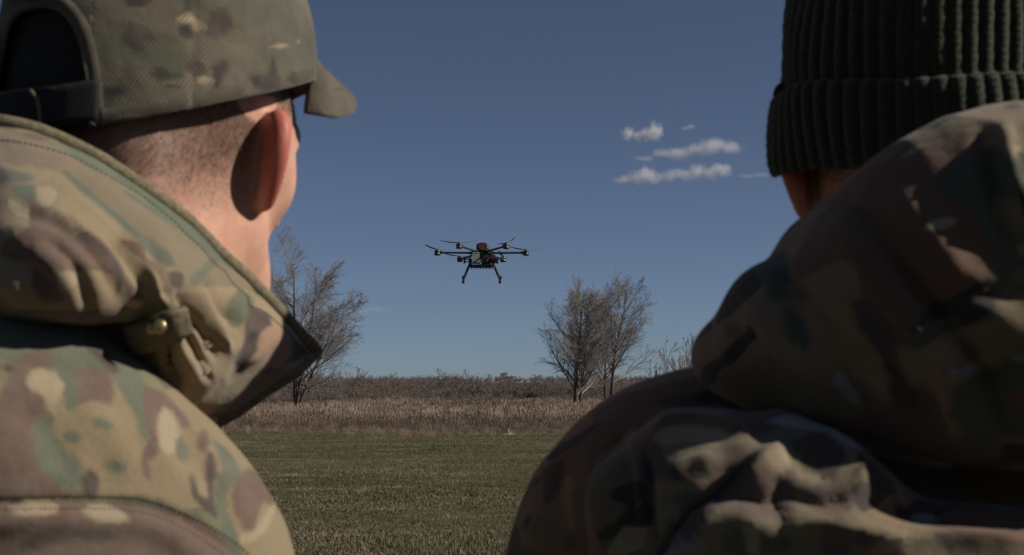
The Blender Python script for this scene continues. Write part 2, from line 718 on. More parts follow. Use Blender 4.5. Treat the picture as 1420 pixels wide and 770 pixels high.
# ---------------------------------------------------------------- scattering (uncountable growth only)
def tuft_mesh(name, n, h, spread, width, lean, mat, seed, seg=2, head=0.0):
    r = np.random.default_rng(seed)
    v, f = [], []
    for i in range(n):
        a = r.uniform(0, 6.283)
        rad = spread * math.sqrt(r.uniform())
        bx, by = rad * math.cos(a), rad * math.sin(a)
        hh = h * r.uniform(0.55, 1.15)
        la = r.uniform(0, 6.283)
        ln = lean * r.uniform(0.2, 1.3) * hh
        wa = r.uniform(0, 3.1416)
        wx, wy = math.cos(wa) * width / 2, math.sin(wa) * width / 2
        b = len(v)
        for s in range(seg):
            t = s / seg
            k = 1 - 0.55 * t
            ox, oy = ln * math.cos(la) * t * t, ln * math.sin(la) * t * t
            v += [(bx + ox - wx * k, by + oy - wy * k, hh * t), (bx + ox + wx * k, by + oy + wy * k, hh * t)]
        ox, oy = ln * math.cos(la), ln * math.sin(la)
        v.append((bx + ox, by + oy, hh * (1 - 0.25 * lean)))
        for s in range(seg - 1):
            f.append((b + 2 * s, b + 2 * s + 1, b + 2 * s + 3, b + 2 * s + 2))
        f.append((b + 2 * seg - 2, b + 2 * seg - 1, b + 2 * seg))
        if head and r.uniform() < head:       # a seed head: small fat diamond at the tip
            tx, ty, tz = v[-1]
            q = len(v)
            w = width * 1.3
            v += [(tx - w, ty, tz), (tx, ty, tz + 0.09), (tx + w, ty, tz), (tx, ty, tz - 0.06)]
            f.append((q, q + 3, q + 2, q + 1))
    me = bpy.data.meshes.new(name)
    me.from_pydata(v, [], f)
    me.materials.append(mat)
    return me


def scatter(name, pts, scales, kinds, meshes, label):
    """one object of uncountable growth: points that carry clump meshes"""
    src = bpy.data.collections.new(name + '_clumps')      # not linked to the scene
    for i, me in enumerate(meshes):
        src.objects.link(bpy.data.objects.new('%s_clump_%02d' % (name, i), me))
    me = bpy.data.meshes.new(name)
    me.vertices.add(len(pts))
    me.vertices.foreach_set('co', np.asarray(pts, np.float32).ravel())
    put_attr(me, 'size', scales)
    a = me.attributes.new('pick', 'INT', 'POINT')
    a.data.foreach_set('value', np.asarray(kinds, np.int32))
    put_attr(me, 'turn', rng.uniform(0, 6.283, len(pts)))
    g = bpy.data.node_groups.new(name + '_scatter', 'GeometryNodeTree')
    g.interface.new_socket('Geometry', in_out='INPUT', socket_type='NodeSocketGeometry')
    g.interface.new_socket('Geometry', in_out='OUTPUT', socket_type='NodeSocketGeometry')
    N, L = g.nodes, g.links
    gi, go = N.new('NodeGroupInput'), N.new('NodeGroupOutput')
    iop = N.new('GeometryNodeInstanceOnPoints')
    ci = N.new('GeometryNodeCollectionInfo')
    ci.inputs['Collection'].default_value = src
    ci.inputs['Separate Children'].default_value = True
    ci.inputs['Reset Children'].default_value = True
    def na(nm, typ):
        x = N.new('GeometryNodeInputNamedAttribute')
        x.data_type = typ
        x.inputs['Name'].default_value = nm
        return x.outputs[0]
    cx = N.new('ShaderNodeCombineXYZ')
    L.new(na('turn', 'FLOAT'), cx.inputs['Z'])
    iop.inputs['Pick Instance'].default_value = True
    L.new(gi.outputs[0], iop.inputs['Points'])
    L.new(ci.outputs[0], iop.inputs['Instance'])
    L.new(na('pick', 'INT'), iop.inputs['Instance Index'])
    L.new(cx.outputs[0], iop.inputs['Rotation'])
    L.new(na('size', 'FLOAT'), iop.inputs['Scale'])
    L.new(iop.outputs[0], go.inputs[0])
    o = add(name, me)
    md = o.modifiers.new('scatter', 'NODES')
    md.node_group = g
    tag(o, label, None, kind='stuff')
    return o


def spots(n, y0, y1, half, pow_=1.0):
    """random ground spots in a wedge that widens away from the viewer; half(y) = half width"""
    y = y0 + (y1 - y0) * rng.uniform(0, 1, n) ** pow_
    x = rng.uniform(-1, 1, n) * half(y)
    return np.stack([x, y, hill(x, y)], 1)


m_turf = stalk_mat('turf_blades', [(0.108, 0.106, 0.050), (0.168, 0.142, 0.086), (0.225, 0.182, 0.126)], 0.25, rand=0.28)
m_straw = stalk_mat('dry_grass_straw', [(0.240, 0.182, 0.134), (0.315, 0.244, 0.182), (0.190, 0.142, 0.110)], 0.10, rand=0.22)
m_weed = stalk_mat('dead_weed_stems', [(0.140, 0.100, 0.076), (0.188, 0.138, 0.104), (0.108, 0.080, 0.064)], 0.16, rand=0.22)
m_scrub = stalk_mat('bare_scrub_twigs', [(0.150, 0.118, 0.100), (0.172, 0.138, 0.114), (0.132, 0.112, 0.101)], 0.03, rand=0.25)

turf_meshes = [tuft_mesh('turf_tuft', 26, 0.036, 0.15, 0.006, 0.8, m_turf, 100 + i) for i in range(5)] + \
              [tuft_mesh('turf_tuft_tall', 16, 0.062, 0.10, 0.006, 0.6, m_turf, 120 + i) for i in range(2)]
tp = spots(125000, 3.0, 51, lambda y: 7 + 0.60 * y, 1.1)
tk = np.where(rng.uniform(0, 1, len(tp)) < 0.12, rng.integers(5, 7, len(tp)), rng.integers(0, 5, len(tp)))
clump = hash_noise(np.stack([tp[:, 0] * 0.5, tp[:, 1] * 0.35, 0 * tp[:, 0]], 1), 3)
scatter('turf_grass', tp, rng.uniform(0.6, 1.25, len(tp)) * (1 + 0.35 * clump), tk, turf_meshes,
        'short green and straw coloured turf in the foreground')

straw_meshes = [tuft_mesh('straw_clump', 70, 0.60, 0.34, 0.0065, 0.20, m_straw, 200 + i, 3, 0.2) for i in range(6)]
weed_meshes = [tuft_mesh('weed_clump', 54, 0.48, 0.36, 0.0075, 0.36, m_weed, 230 + i, 3, 0.2) for i in range(5)]
sp = spots(60000, 48.5, 118, lambda y: 16 + 0.6 * y)
edge_n = hash_noise(np.stack([sp[:, 0] * 0.25, 0 * sp[:, 0], 0 * sp[:, 0]], 1), 11) * 1.6 + hash_noise(np.stack([sp[:, 0] * 1.1, 0 * sp[:, 0], 0 * sp[:, 0]], 1), 12) * 0.7
sp = sp[sp[:, 1] > 50.6 + edge_n]
nearness = np.clip((72 - sp[:, 1]) / 18 + 0.6 * hash_noise(sp * np.array([0.12, 0.12, 0]), 5), 0.06, 0.92)
isw = rng.uniform(0, 1, len(sp)) < nearness
sk = np.where(isw, 6 + rng.integers(0, 5, len(sp)), rng.integers(0, 6, len(sp)))
hvar = 0.95 + 0.30 * hash_noise(sp * np.array([0.35, 0.22, 0]), 8) + 0.15 * hash_noise(sp * np.array([1.2, 0.9, 0]), 9)
ssc = rng.uniform(0.65, 1.15, len(sp)) * hvar * np.clip((sp[:, 1] - 48) / 9, 0.42, 1.0)
rg = spots(5200, 42.5, 52, lambda y: 14 + 0.55 * y, 0.55)
rg = rg[hash_noise(rg * np.array([0.30, 0.45, 0]), 21) + 0.35 * rng.normal(0, 1, len(rg)) + (rg[:, 1] - 49) * 0.16 > 0.0]
sp = np.concatenate([sp, rg])
sk = np.concatenate([sk, np.where(rng.uniform(0, 1, len(rg)) < 0.5, rng.integers(0, 6, len(rg)), 6 + rng.integers(0, 5, len(rg)))])
ssc = np.concatenate([ssc, rng.uniform(0.16, 0.42, len(rg))])
scatter('dry_meadow_grass', sp, ssc, sk, straw_meshes + weed_meshes, 'band of tall dry brown meadow grass behind the turf')


# ---------------------------------------------------------------- bare branching wood
def pick_(a, d):
    return a[min(d, len(a) - 1)]


def unit(v):
    return v / (np.linalg.norm(v, axis=-1, keepdims=True) + 1e-12)


def grow(starts, dirs, lens, rads, level, spec, r):
    """bare branching, one generation at a time; returns per generation (points n x k x 3, radii n x k)"""
    out = []
    S, D, L, Rd = (np.asarray(x, float) for x in (starts, dirs, lens, rads))
    for dep in range(level + 1):
        n, ns = len(S), pick_(spec['seg'], dep)
        d = unit(D)
        pts = [S]
        for i in range(ns):
            d = unit(d + r.normal(0, pick_(spec['wob'], dep), (n, 3)) + np.array([0, 0, pick_(spec['up'], dep)]))
            pts.append(pts[-1] + d * (L / ns)[:, None])
        pts = np.stack(pts, 1)
        k = np.arange(ns + 1) / ns
        rad = np.maximum(spec['rmin'], Rd[:, None] * (1 - 0.82 * k)[None])
        out.append((pts, rad))
        if dep == level:
            break
        m, t0 = pick_(spec['n'], dep), pick_(spec['t0'], dep)
        t = t0 + (0.98 - t0) * (np.arange(m)[None] + r.uniform(0, 1, (n, m))) / m
        jj = np.minimum((t * ns).astype(int), ns - 1)
        rows_ = np.arange(n)[:, None]
        a, b = pts[rows_, jj], pts[rows_, jj + 1]
        p = a + (b - a) * (t * ns - jj)[..., None]
        ax = unit(b - a)
        side = r.normal(0, 1, (n, m, 3))
        side = unit(side - ax * np.sum(side * ax, -1, keepdims=True))
        ang = pick_(spec['ang'], dep) * r.uniform(0.65, 1.3, (n, m))
        nd = ax * np.cos(ang)[..., None] + side * np.sin(ang)[..., None]
        ll = L[:, None] * pick_(spec['len'], dep) * r.uniform(0.6, 1.15, (n, m)) * (1.12 - 0.62 * t)
        rr = np.maximum(spec['rmin'], rad[rows_, jj] * r.uniform(0.45, 0.62, (n, m)))
        S, D, L, Rd = p.reshape(-1, 3), nd.reshape(-1, 3), ll.ravel(), rr.ravel()
    return out


def tubes_mesh(name, gens, sides):
    vs_, fs_, n0 = [], [], 0
    for g, (pts, rad) in enumerate(gens):
        k = pick_(sides, g)
        n, m = rad.shape
        t = unit(np.gradient(pts, axis=1))
        u = unit(np.cross(t, np.array([0.31, 0.52, 0.79])) + 1e-6)
        w = np.cross(t, u)
        a = np.arange(k) * 2 * math.pi / k
        v = pts[:, :, None] + rad[:, :, None, None] * (np.cos(a)[:, None] * u[:, :, None] + np.sin(a)[:, None] * w[:, :, None])
        f = grid_faces(m, k, True)
        fs_.append((f[None] + (np.arange(n) * m * k)[:, None, None]).reshape(-1, 4) + n0)
        vs_.append(v.reshape(-1, 3))
        n0 += n * m * k
    return mesh_from(name, np.concatenate(vs_), np.concatenate(fs_))


m_bark = bark_mat('grey_brown_bark', (0.050, 0.040, 0.034), (0.105, 0.085, 0.068))
m_twig = bark_mat('twig_bark', (0.190, 0.165, 0.148), (0.280, 0.248, 0.224))


def bare_tree(name, label, px, y, stems, spec, level, seed, group='bare trees on the meadow'):
    r = np.random.default_rng(seed)
    x = ground_at(px, y)
    z = float(hill(np.array(x), np.array(y)))
    root = empty(name, (x, y, z))
    st = [(s[0], r.uniform(-0.1, 0.1), -0.15) for s in stems]
    out = grow(st, [s[1] for s in stems], [s[2] for s in stems], [s[3] for s in stems], level, spec, r)
    add('trunk', tubes_mesh('trunk', out[:1], [9]), m_bark, root)
    add('crown', tubes_mesh('crown', out[1:], [6, 4, 3, 3]), m_twig, root)
    tag(root, label, 'tree', group)
    return root


SPEC = dict(seg=[12, 8, 5, 3, 2], wob=[0.035, 0.07, 0.12, 0.16, 0.2], up=[0.02, 0.055, 0.03, 0.02, 0.01],
            n=[19, 10, 6, 3], t0=[0.22, 0.14, 0.10, 0.10], ang=[0.82, 0.60, 0.60, 0.6],
            len=[0.52, 0.60, 0.62, 0.70], rmin=0.0058)

bare_tree('bare_tree', 'leafless tree with a leaning fork, partly behind the open collar', 410, 95,
          [(0.0, (-0.02, 0, 1), 9.6, 0.16), (0.05, (0.36, 0.1, 0.9), 7.6, 0.12), (0.02, (0.15, -0.1, 1), 9.0, 0.10)],
          dict(SPEC, n=[22, 11, 6, 3], t0=[0.16, 0.14, 0.10, 0.10]), 4, 21)
bare_tree('bare_tree', 'leafless twin-stemmed tree, left of the pair beyond the shadowed shoulder', 797, 95,
          [(0.0, (-0.05, 0, 1), 7.4, 0.17), (0.30, (0.09, 0.05, 1), 6.9, 0.13)],
          dict(SPEC, n=[27, 11, 6, 3], t0=[0.14, 0.14, 0.10, 0.10]), 4, 34)
bare_tree('bare_tree', 'leafless tree, right and farther one of the pair', 848, 124,
          [(0.0, (0.02, 0, 1), 10.3, 0.19), (-0.5, (-0.07, 0, 1), 8.8, 0.15)],
          dict(SPEC, n=[26, 11, 6, 3], len=[0.54, 0.60, 0.62, 0.70]), 4, 55)
SHR = dict(SPEC, seg=[8, 5, 4, 3], n=[9, 6, 3], t0=[0.25, 0.2, 0.2], ang=[0.42, 0.45, 0.5], len=[0.45, 0.5, 0.5], rmin=0.009)


def bare_shrub(px, y, h, wid, n, label, seed):
    r = np.random.default_rng(seed)
    x = ground_at(px, y)
    root = empty('bare_shrub', (x, y, float(hill(np.array(x), np.array(y)))))
    st = np.stack([r.normal(0, wid, n), r.normal(0, wid, n), np.full(n, -0.1)], 1)
    dr_ = np.stack([r.normal(0, 0.24, n), r.normal(0, 0.24, n), np.ones(n)], 1)
    out = grow(st, dr_, h * r.uniform(0.7, 1.05, n), np.full(n, 0.03), 3, SHR, r)
    add('stems', tubes_mesh('stems', out[:1], [5]), m_bark, root)
    add('twigs', tubes_mesh('twigs', out[1:], [5, 3, 3, 3]), m_twig, root)
    tag(root, label, 'shrub', 'bare shrubs at the meadow edge')


bare_shrub(955, 88, 4.3, 0.7, 16, 'leafless thicket shrub showing above the shadowed shoulder', 71)
bare_shrub(925, 100, 3.2, 0.5, 9, 'lower leafless shrub between the tree pair and the shoulder', 72)


# ---------------------------------------------------------------- far scrub, woods and village
def scrub_mesh(name, seed, h, n, spread, lvl, rmin):
    r = np.random.default_rng(seed)
    sp_ = dict(SHR, rmin=rmin, n=[9, 5, 3], seg=[5, 3, 2], ang=[0.85, 0.8, 0.8], up=[0.02, 0.02, 0.0], len=[0.5, 0.55, 0.5])
    st = np.stack([r.normal(0, spread, n), r.normal(0, spread, n), np.full(n, -0.1)], 1)
    dr_ = np.stack([r.normal(0, 0.22, n), r.normal(0, 0.22, n), np.ones(n)], 1)
    out = grow(st, dr_, h * r.uniform(0.65, 1.0, n), np.full(n, 0.035), lvl, sp_, r)
    me = tubes_mesh(name, out, [4, 3, 3, 3])
    me.materials.append(m_scrub)
    return me


scrubs = [scrub_mesh('scrub_bush', 300 + i, 2.6, 8, 0.6, 2, 0.014) for i in range(5)]
woods = [scrub_mesh('wood_tree', 330 + i, 6.0, 3, 0.35, 2, 0.03) for i in range(4)]
a1 = spots(5200, 113, 190, lambda y: 20 + 0.55 * y)
lift = np.clip(1.0 - (a1[:, 0] / a1[:, 1] * FPX + 210) / 900.0, 0.72, 1.2)      # thicket grows taller towards the left
s1 = 1.18 * rng.uniform(0.55, 1.0, len(a1)) * lift * (1 + 0.16 * hash_noise(a1 * np.array([0.06, 0.03, 0]), 2)) * np.clip((a1[:, 1] - 95) / 40, 0.55, 1.0)
a2 = spots(3600, 200, 700, lambda y: 60 + 0.6 * y)
s2 = rng.uniform(0.9, 1.35, len(a2)) * (1 + 0.2 * hash_noise(a2 * np.array([0.02, 0.01, 0]), 4))
scatter('scrub_thicket', np.concatenate([a1, a2]), np.concatenate([s1, s2]), rng.integers(0, 5, len(a1) + len(a2)), scrubs,
        'dense brown leafless scrub along the far edge of the meadow')
a3 = spots(5200, 700, 2100, lambda y: 80 + 0.65 * y)
a3 = a3[~((np.abs(a3[:, 0] + 3) < 26) & (a3[:, 1] > 900) & (a3[:, 1] < 1405))]
s3 = rng.uniform(0.6, 1.15, len(a3)) * (1 + 0.25 * hash_noise(a3 * np.array([0.01, 0.004, 0]), 6))
a4 = spots(900, 195, 520, lambda y: 0.5 * y)
a4 = a4[(a4[:, 0] / a4[:, 1] * FPX < -150 + 60 * rng.normal(0, 1, len(a4))) | (rng.uniform(0, 1, len(a4)) < 0.25)]
s4 = rng.uniform(0.35, 0.80, len(a4))
a3, s3 = np.concatenate([a3, a4]), np.concatenate([s3, s4])
scatter('distant_woodland', a3, s3, rng.integers(0, 4, len(a3)), woods, 'far leafless woodland along the skyline')

m_render_wall = plain('pale_house_wall', (0.72, 0.69, 0.64), 0.9, var=0.08, scale=0.4)
m_roof_brown = plain('brown_roof_sheet', (0.13, 0.075, 0.055), 0.8, scale=0.5)
m_roof_grey = plain('grey_roof_sheet', (0.16, 0.15, 0.145), 0.8, scale=0.5)
m_pane = plain('dark_window_pane', (0.03, 0.035, 0.04), 0.2, spec=0.5)


def far_house(px, y, w, dp, h, roof_h, lab, roofm, lift_=0.0):
    x = ground_at(px, y)
    z = float(hill(np.array(x), np.array(y))) + lift_
    root = empty('village_house', (x, y, z))
    add('wall', MB().box((0, 0, h / 2 - 1.5), (w, dp, h + 3.0)).mesh('wall'), m_render_wall, root)
    e = 0.5
    v = [(-w / 2 - e, -dp / 2 - e, h), (w / 2 + e, -dp / 2 - e, h), (w / 2 + e, dp / 2 + e, h), (-w / 2 - e, dp / 2 + e, h),
         (-w / 2 - e, 0, h + roof_h), (w / 2 + e, 0, h + roof_h)]
    rf = add('roof', MB().put(v, [(0, 1, 5, 4), (2, 3, 4, 5), (0, 4, 3), (1, 2, 5), (3, 2, 1, 0)]).mesh('roof'), roofm, root)
    add('chimney', MB().box((w * 0.2, dp * 0.12, h + roof_h), (0.9, 0.9, 2.0)).mesh('chimney'), roofm, rf)
    nwin = max(2, int(w / 3.2))
    for k in range(nwin):
        wx = -w / 2 + (k + 0.5) * w / nwin
        win = add('window', MB().box((wx, -dp / 2 - 0.02, h * 0.55), (1.5, 0.12, 1.7)).mesh('window'), m_render_wall, root)
        add('pane', MB().box((wx, -dp / 2 - 0.07, h * 0.55), (1.2, 0.06, 1.4)).mesh('pane'), m_pane, win)
    tag(root, lab, 'house', 'village houses on the far ridge')


far_house(699, 1420, 6.5, 7, 7.5, 1.0, 'tall white block of a house on the far skyline', m_roof_grey, 1.0)
far_house(705, 1380, 15, 8, 4.6, 0.7, 'long low white house with brown roof below the tall white block', m_roof_brown, 0.3)
far_house(692, 1360, 7, 7, 3.4, 2.0, 'small pale gabled house left of the long low one', m_roof_brown, 0.0)
far_house(718, 1350, 9, 7, 3.0, 1.6, 'pale house right of the long low one, near the bare branches', m_roof_grey, 0.0)

# ---------------------------------------------------------------- clouds
def cloud(name, label, lobes, dist, dens):
    """lobes: (px, py, rx_px, ry_px). Closed hull with an uneven volume inside"""
    L = []
    for (px, py, rx, ry) in lobes:
        c = P(px, py, dist)
        L.append((c, np.array([rx, (rx + ry) * 0.5, ry]) * dist / FPX))
    cen = np.mean([l[0] for l in L], 0)
    L = [(c - cen, r) for c, r in L]
    lo = np.min([c - r * 1.95 for c, r in L], 0)
    hi = np.max([c + r * 1.95 for c, r in L], 0)
    step = max((hi - lo)) / 60
    ax = [np.arange(lo[i], hi[i] + step, step) for i in range(3)]

    def fn(p):
        d = None
        for c, r in L:
            e = ell(p, c, r * 1.75)
            d = e if d is None else smin(d, e, step * 1.5)
        return d
    V, F = surface_nets(fn, *ax)
    b = NB(name + '_vapour')
    pos = b.coord('Object')
    tot = None
    for c, r in L:
        q = b.vmath('DIVIDE', b.vmath('SUBTRACT', pos, tuple(c)), tuple(r))
        k = b.math('SUBTRACT', 1.0, b.vmath('LENGTH', q))
        tot = k if tot is None else b.math('SMOOTH_MAX', tot, k, 0.25)
    big = max((hi - lo))
    nz = b.noise(pos, 9.0 / big, 6, 0.62)
    nz = b.math('MULTIPLY', b.math('SUBTRACT', nz, 0.47), 2.8)
    den = b.ramp(b.math('ADD', tot, nz), -0.40, 1.35)
    den = b.math('MULTIPLY', den, dens / big)
    pv = b.n('VolumePrincipled')
    pv.inputs['Color'].default_value = (0.90, 0.89, 0.90, 1)
    pv.inputs['Anisotropy'].default_value = 0.2
    b.t.links.new(den, pv.inputs['Density'])
    b.t.links.new(pv.outputs[0], b.out.inputs['Volume'])
    o = add('cloud', mesh_from('cloud', V, F), b.m, loc=tuple(cen))
    tag(o, label, 'cloud', 'small clouds in the clear sky')


cloud('cloud', 'small notched puff, highest and leftmost of the clouds',
      [(872, 186, 9, 8), (884, 189, 10, 7), (897, 187, 12, 8), (908, 182, 10, 11)], 2600, 7)
cloud('cloud', 'longest cloud, a flat bank in the middle of the group',
      [(895, 220, 11, 4), (924, 213, 16, 6), (942, 212, 20, 8), (968, 208, 18, 8), (990, 203, 20, 10), (1010, 205, 18, 7)], 2700, 8)
cloud('cloud', 'low peaked puff at the lower left of the cloud group',
      [(868, 250, 14, 5), (884, 246, 13, 8), (895, 242, 12, 11), (906, 248, 12, 7)], 2500, 7)
cloud('cloud', 'bumpy low bank at the lower right of the cloud group',
      [(930, 244, 13, 7), (948, 242, 15, 8), (966, 238, 13, 10), (984, 241, 15, 7), (999, 236, 14, 9)], 2500, 7)
cloud('cloud', 'thin wisp of cloud beside the knitted hat', [(1036, 244, 14, 3), (1056, 243, 14, 3)], 2600, 1.6)
cloud('cloud', 'faint streak of cloud right of the leafless leaning tree', [(500, 431, 14, 2.5), (522, 429, 16, 3)], 3500, 1.6)
cloud('cloud', 'tiny faint wisp above the long flat cloud bank', [(951, 178, 6, 3), (958, 176, 6, 4)], 2600, 1.8)

# ================================================================== the drone
m_carbon = plain('carbon_fibre', (0.022, 0.022, 0.024), 0.45, spec=0.5, var=0.3, scale=60)
m_blackpl = plain('black_plastic', (0.028, 0.027, 0.026), 0.6, spec=0.4)
m_motor = plain('motor_metal', (0.10, 0.085, 0.075), 0.4, metal=0.6)
m_red = plain('red_battery_wrap', (0.17, 0.018, 0.018), 0.6)
m_white_box = plain('pale_grey_plastic', (0.30, 0.30, 0.31), 0.6, var=0.12)
m_gold = plain('brass_clip', (0.20, 0.13, 0.05), 0.45, metal=0.5)
m_green_led = plain('green_board', (0.03, 0.09, 0.035), 0.5)


def lathe(mb, c, prof, n=16, rot=None):
    """prof: list of (r, z)"""
    c = np.array(c)
    a = np.arange(n) * 2 * math.pi / n
    v = np.array([(r * math.cos(t), r * math.sin(t), z) for r, z in prof for t in a])
    if rot is not None:
        v = v @ np.array(rot).T
    f = [tuple(q) for q in grid_faces(len(prof), n, True)]
    f.append(tuple(range(n))[::-1])
    f.append(tuple(range((len(prof) - 1) * n, len(prof) * n)))
    mb.put(v + c, f)
    return mb


def blade_mesh():
    v, f = [], []
    n = 12
    for i in range(n + 1):
        t = i / n
        r = 0.016 + 0.25 * t
        ch = 0.012 + 0.030 * math.sin(min(1, t * 1.9) * math.pi / 2) * (1 - 0.62 * t)
        tw = R_(24 - 17 * t)
        zz = 0.030 * t * t
        for (a, th) in ((-0.45, 0.0), (-0.1, 0.0022), (0.55, 0.0), (-0.1, -0.0012)):
            y = a * ch
            v.append((r, y * math.cos(tw) - th * math.sin(tw), zz + y * math.sin(tw) + th * math.cos(tw)))
    for i in range(n):
        for k in range(4):
            f.append((i * 4 + k, i * 4 + (k + 1) % 4, (i + 1) * 4 + (k + 1) % 4, (i + 1) * 4 + k))
    f.append((3, 2, 1, 0))
    f.append((n * 4, n * 4 + 1, n * 4 + 2, n * 4 + 3))
    me = bpy.data.meshes.new('blade')
    me.from_pydata(v, [], f)
    me.materials.append(m_carbon)
    me.polygons.foreach_set('use_smooth', np.ones(len(me.polygons), dtype=bool))
    return me


dr = empty('hexacopter_drone', tuple(P(668, 351, 20.2)))
dr.rotation_euler = (R_(-4.5), 0, R_(1.5))
tag(dr, 'black six-rotor drone hovering in the clear sky', 'drone')
# hub: two plates on spacers
hub = MB()
lathe(hub, (0, 0, 0.018), [(0.145, -0.003), (0.150, 0.0), (0.145, 0.003)], 12)
lathe(hub, (0, 0, -0.020), [(0.155, -0.003), (0.160, 0.0), (0.155, 0.003)], 12)
for k in range(12):
    a = k * math.pi / 6 + 0.2
    hub.tube([(0.13 * math.cos(a), 0.13 * math.sin(a), -0.02), (0.13 * math.cos(a), 0.13 * math.sin(a), 0.018)], 0.006, 6)
add('hub_plate', hub.mesh('hub_plate'), m_carbon, dr)
core = MB().box((0, 0.0, -0.055), (0.17, 0.22, 0.055)).box((0.04, -0.09, 0.004), (0.09, 0.05, 0.03)).box((-0.05, -0.10, -0.035), (0.06, 0.03, 0.03))
add('electronics_bay', core.mesh('electronics_bay'), m_blackpl, dr)
bl = blade_mesh()
arm_me = MB().tube([(0.10, 0, 0), (0.60, 0, 0.004)], [0.0155, 0.0140], 10)
arm_me.box((0.145, 0, 0), (0.05, 0.045, 0.036)).box((0.585, 0, 0.004), (0.05, 0.044, 0.036))
arm_me = arm_me.mesh('arm')
arm_me.materials.append(m_carbon)
mot = MB()
lathe(mot, (0.63, 0, 0), [(0.030, -0.036), (0.042, -0.034), (0.042, -0.008), (0.038, -0.004), (0.038, 0.006), (0.043, 0.008), (0.043, 0.030), (0.030, 0.038), (0.010, 0.040), (0.010, 0.052)], 18)
mot_me = mot.mesh('motor', True)
mot_me.materials.append(m_motor)
arms = [(180, 232), (0, 200), (240, 178), (302, 296), (60, 75), (120, 20)]
for ang, yaw in arms:
    a = R_(ang)
    ao = add('arm', arm_me, None, dr, rot=(0, 0, a))
    mo = add('motor', mot_me, None, dr, rot=(0, 0, a))
    px_, py_ = 0.63 * math.cos(a), 0.63 * math.sin(a)
    pr_ = MB()
    lathe(pr_, (0, 0, 0.046), [(0.016, -0.004), (0.018, 0.0), (0.014, 0.008), (0.004, 0.012)], 12)
    ph = add('propeller', pr_.mesh('propeller', True), m_blackpl, dr, loc=(px_, py_, 0), rot=(0, 0, R_(yaw)))
    add('blade', bl, None, ph, loc=(0, 0, 0.049))
    add('blade', bl, None, ph, loc=(0, 0, 0.049), rot=(0, 0, math.pi))
# battery with red wrap and straps
bat = add('battery', MB().box((0.0, 0, 0.068), (0.145, 0.24, 0.092), taper=0.94).box((0, 0, 0.119), (0.10, 0.2, 0.01)).mesh('battery'), m_blackpl, dr)
add('red_wrap', MB().box((0.004, -0.002, 0.070), (0.152, 0.10, 0.080), taper=0.95).box((0.0, -0.1215, 0.072), (0.09, 0.006, 0.055)).box((0.01, -0.09, 0.121), (0.09, 0.05, 0.018)).mesh('red_wrap'), m_red, bat)
for yy in (-0.075, 0.075):
    add('strap', MB().box((0, yy, 0.070), (0.158, 0.022, 0.10), taper=0.95).mesh('strap'), m_blackpl, bat)
for q0, q1 in (((0.085, -0.02, 0.02), (0.105, -0.03, 0.12)), ((0.10, 0.05, 0.02), (0.12, 0.07, 0.11))):
    add('antenna', MB().tube([q0, q1], [0.004, 0.003], 6).mesh('antenna'), m_blackpl, dr)
add('control_board', MB().box((0.035, -0.135, 0.028), (0.10, 0.02, 0.024)).box((0.075, -0.13, 0.022), (0.05, 0.04, 0.02)).mesh('control_board'), m_green_led, dr)
# pale payload box, slung under the hub at the near side
pb = add('payload_box', MB().box((-0.082, -0.12, -0.100), (0.105, 0.13, 0.135), taper=1.03).mesh('payload_box'), m_white_box, dr)
add('lid', MB().box((-0.082, -0.12, -0.028), (0.115, 0.14, 0.012)).mesh('lid'), m_white_box, pb)
eq = MB().box((0.06, -0.02, -0.105), (0.13, 0.16, 0.10)).box((0.155, -0.03, -0.090), (0.075, 0.12, 0.10)).box((0.20, -0.02, -0.115), (0.04, 0.08, 0.06))
add('side_module', eq.mesh('side_module'), m_blackpl, dr)
add('red_module', MB().box((0.150, -0.096, -0.075), (0.050, 0.012, 0.05)).box((0.19, -0.066, -0.10), (0.03, 0.012, 0.04)).mesh('red_module'), m_red, dr)
for k in range(9):
    a = rng.uniform(-0.16, 0.2)
    p0 = np.array([a, -0.15 + rng.uniform(0, 0.2), -0.03])
    p3 = np.array([a + rng.uniform(-0.1, 0.1), p0[1] + rng.uniform(-0.05, 0.05), -0.16])
    md_ = (p0 + p3) / 2 + rng.normal(0, 0.035, 3)
    add('wire', MB().tube(catmull([p0, md_, p3], 9), 0.0042, 5).mesh('wire', True), m_blackpl, dr)
# cross rods and clamps that carry the gear
cr_ = MB()
for yy in (-0.11, 0.11):
    cr_.tube([(-0.255, yy, -0.108), (0.235, yy, -0.108)], 0.009, 8)
    for xx in (-0.245, -0.17, 0.16, 0.225):
        cr_.box((xx, yy, -0.108), (0.026, 0.03, 0.05))
add('cross_rod', cr_.mesh('cross_rod'), m_carbon, dr)
rail = MB().box((0.0, -0.06, -0.190), (0.33, 0.045, 0.022)).box((0.0, 0.07, -0.190), (0.33, 0.045, 0.022))
for xx in (-0.15, 0.15):
    rail.box((xx, 0, -0.15), (0.02, 0.2, 0.075))
ro = add('drop_rail', rail.mesh('drop_rail'), m_carbon, dr)
for k in range(8):
    xx = -0.147 + k * 0.042
    c_ = MB().box((xx, -0.06, -0.213), (0.022, 0.034, 0.026)).box((xx + 0.007, -0.075, -0.236), (0.009, 0.012, 0.028), rot=[[0.9, 0, 0.43], [0, 1, 0], [-0.43, 0, 0.9]])
    add('release_clip', c_.mesh('release_clip'), m_gold if k % 3 == 1 else m_blackpl, dr)
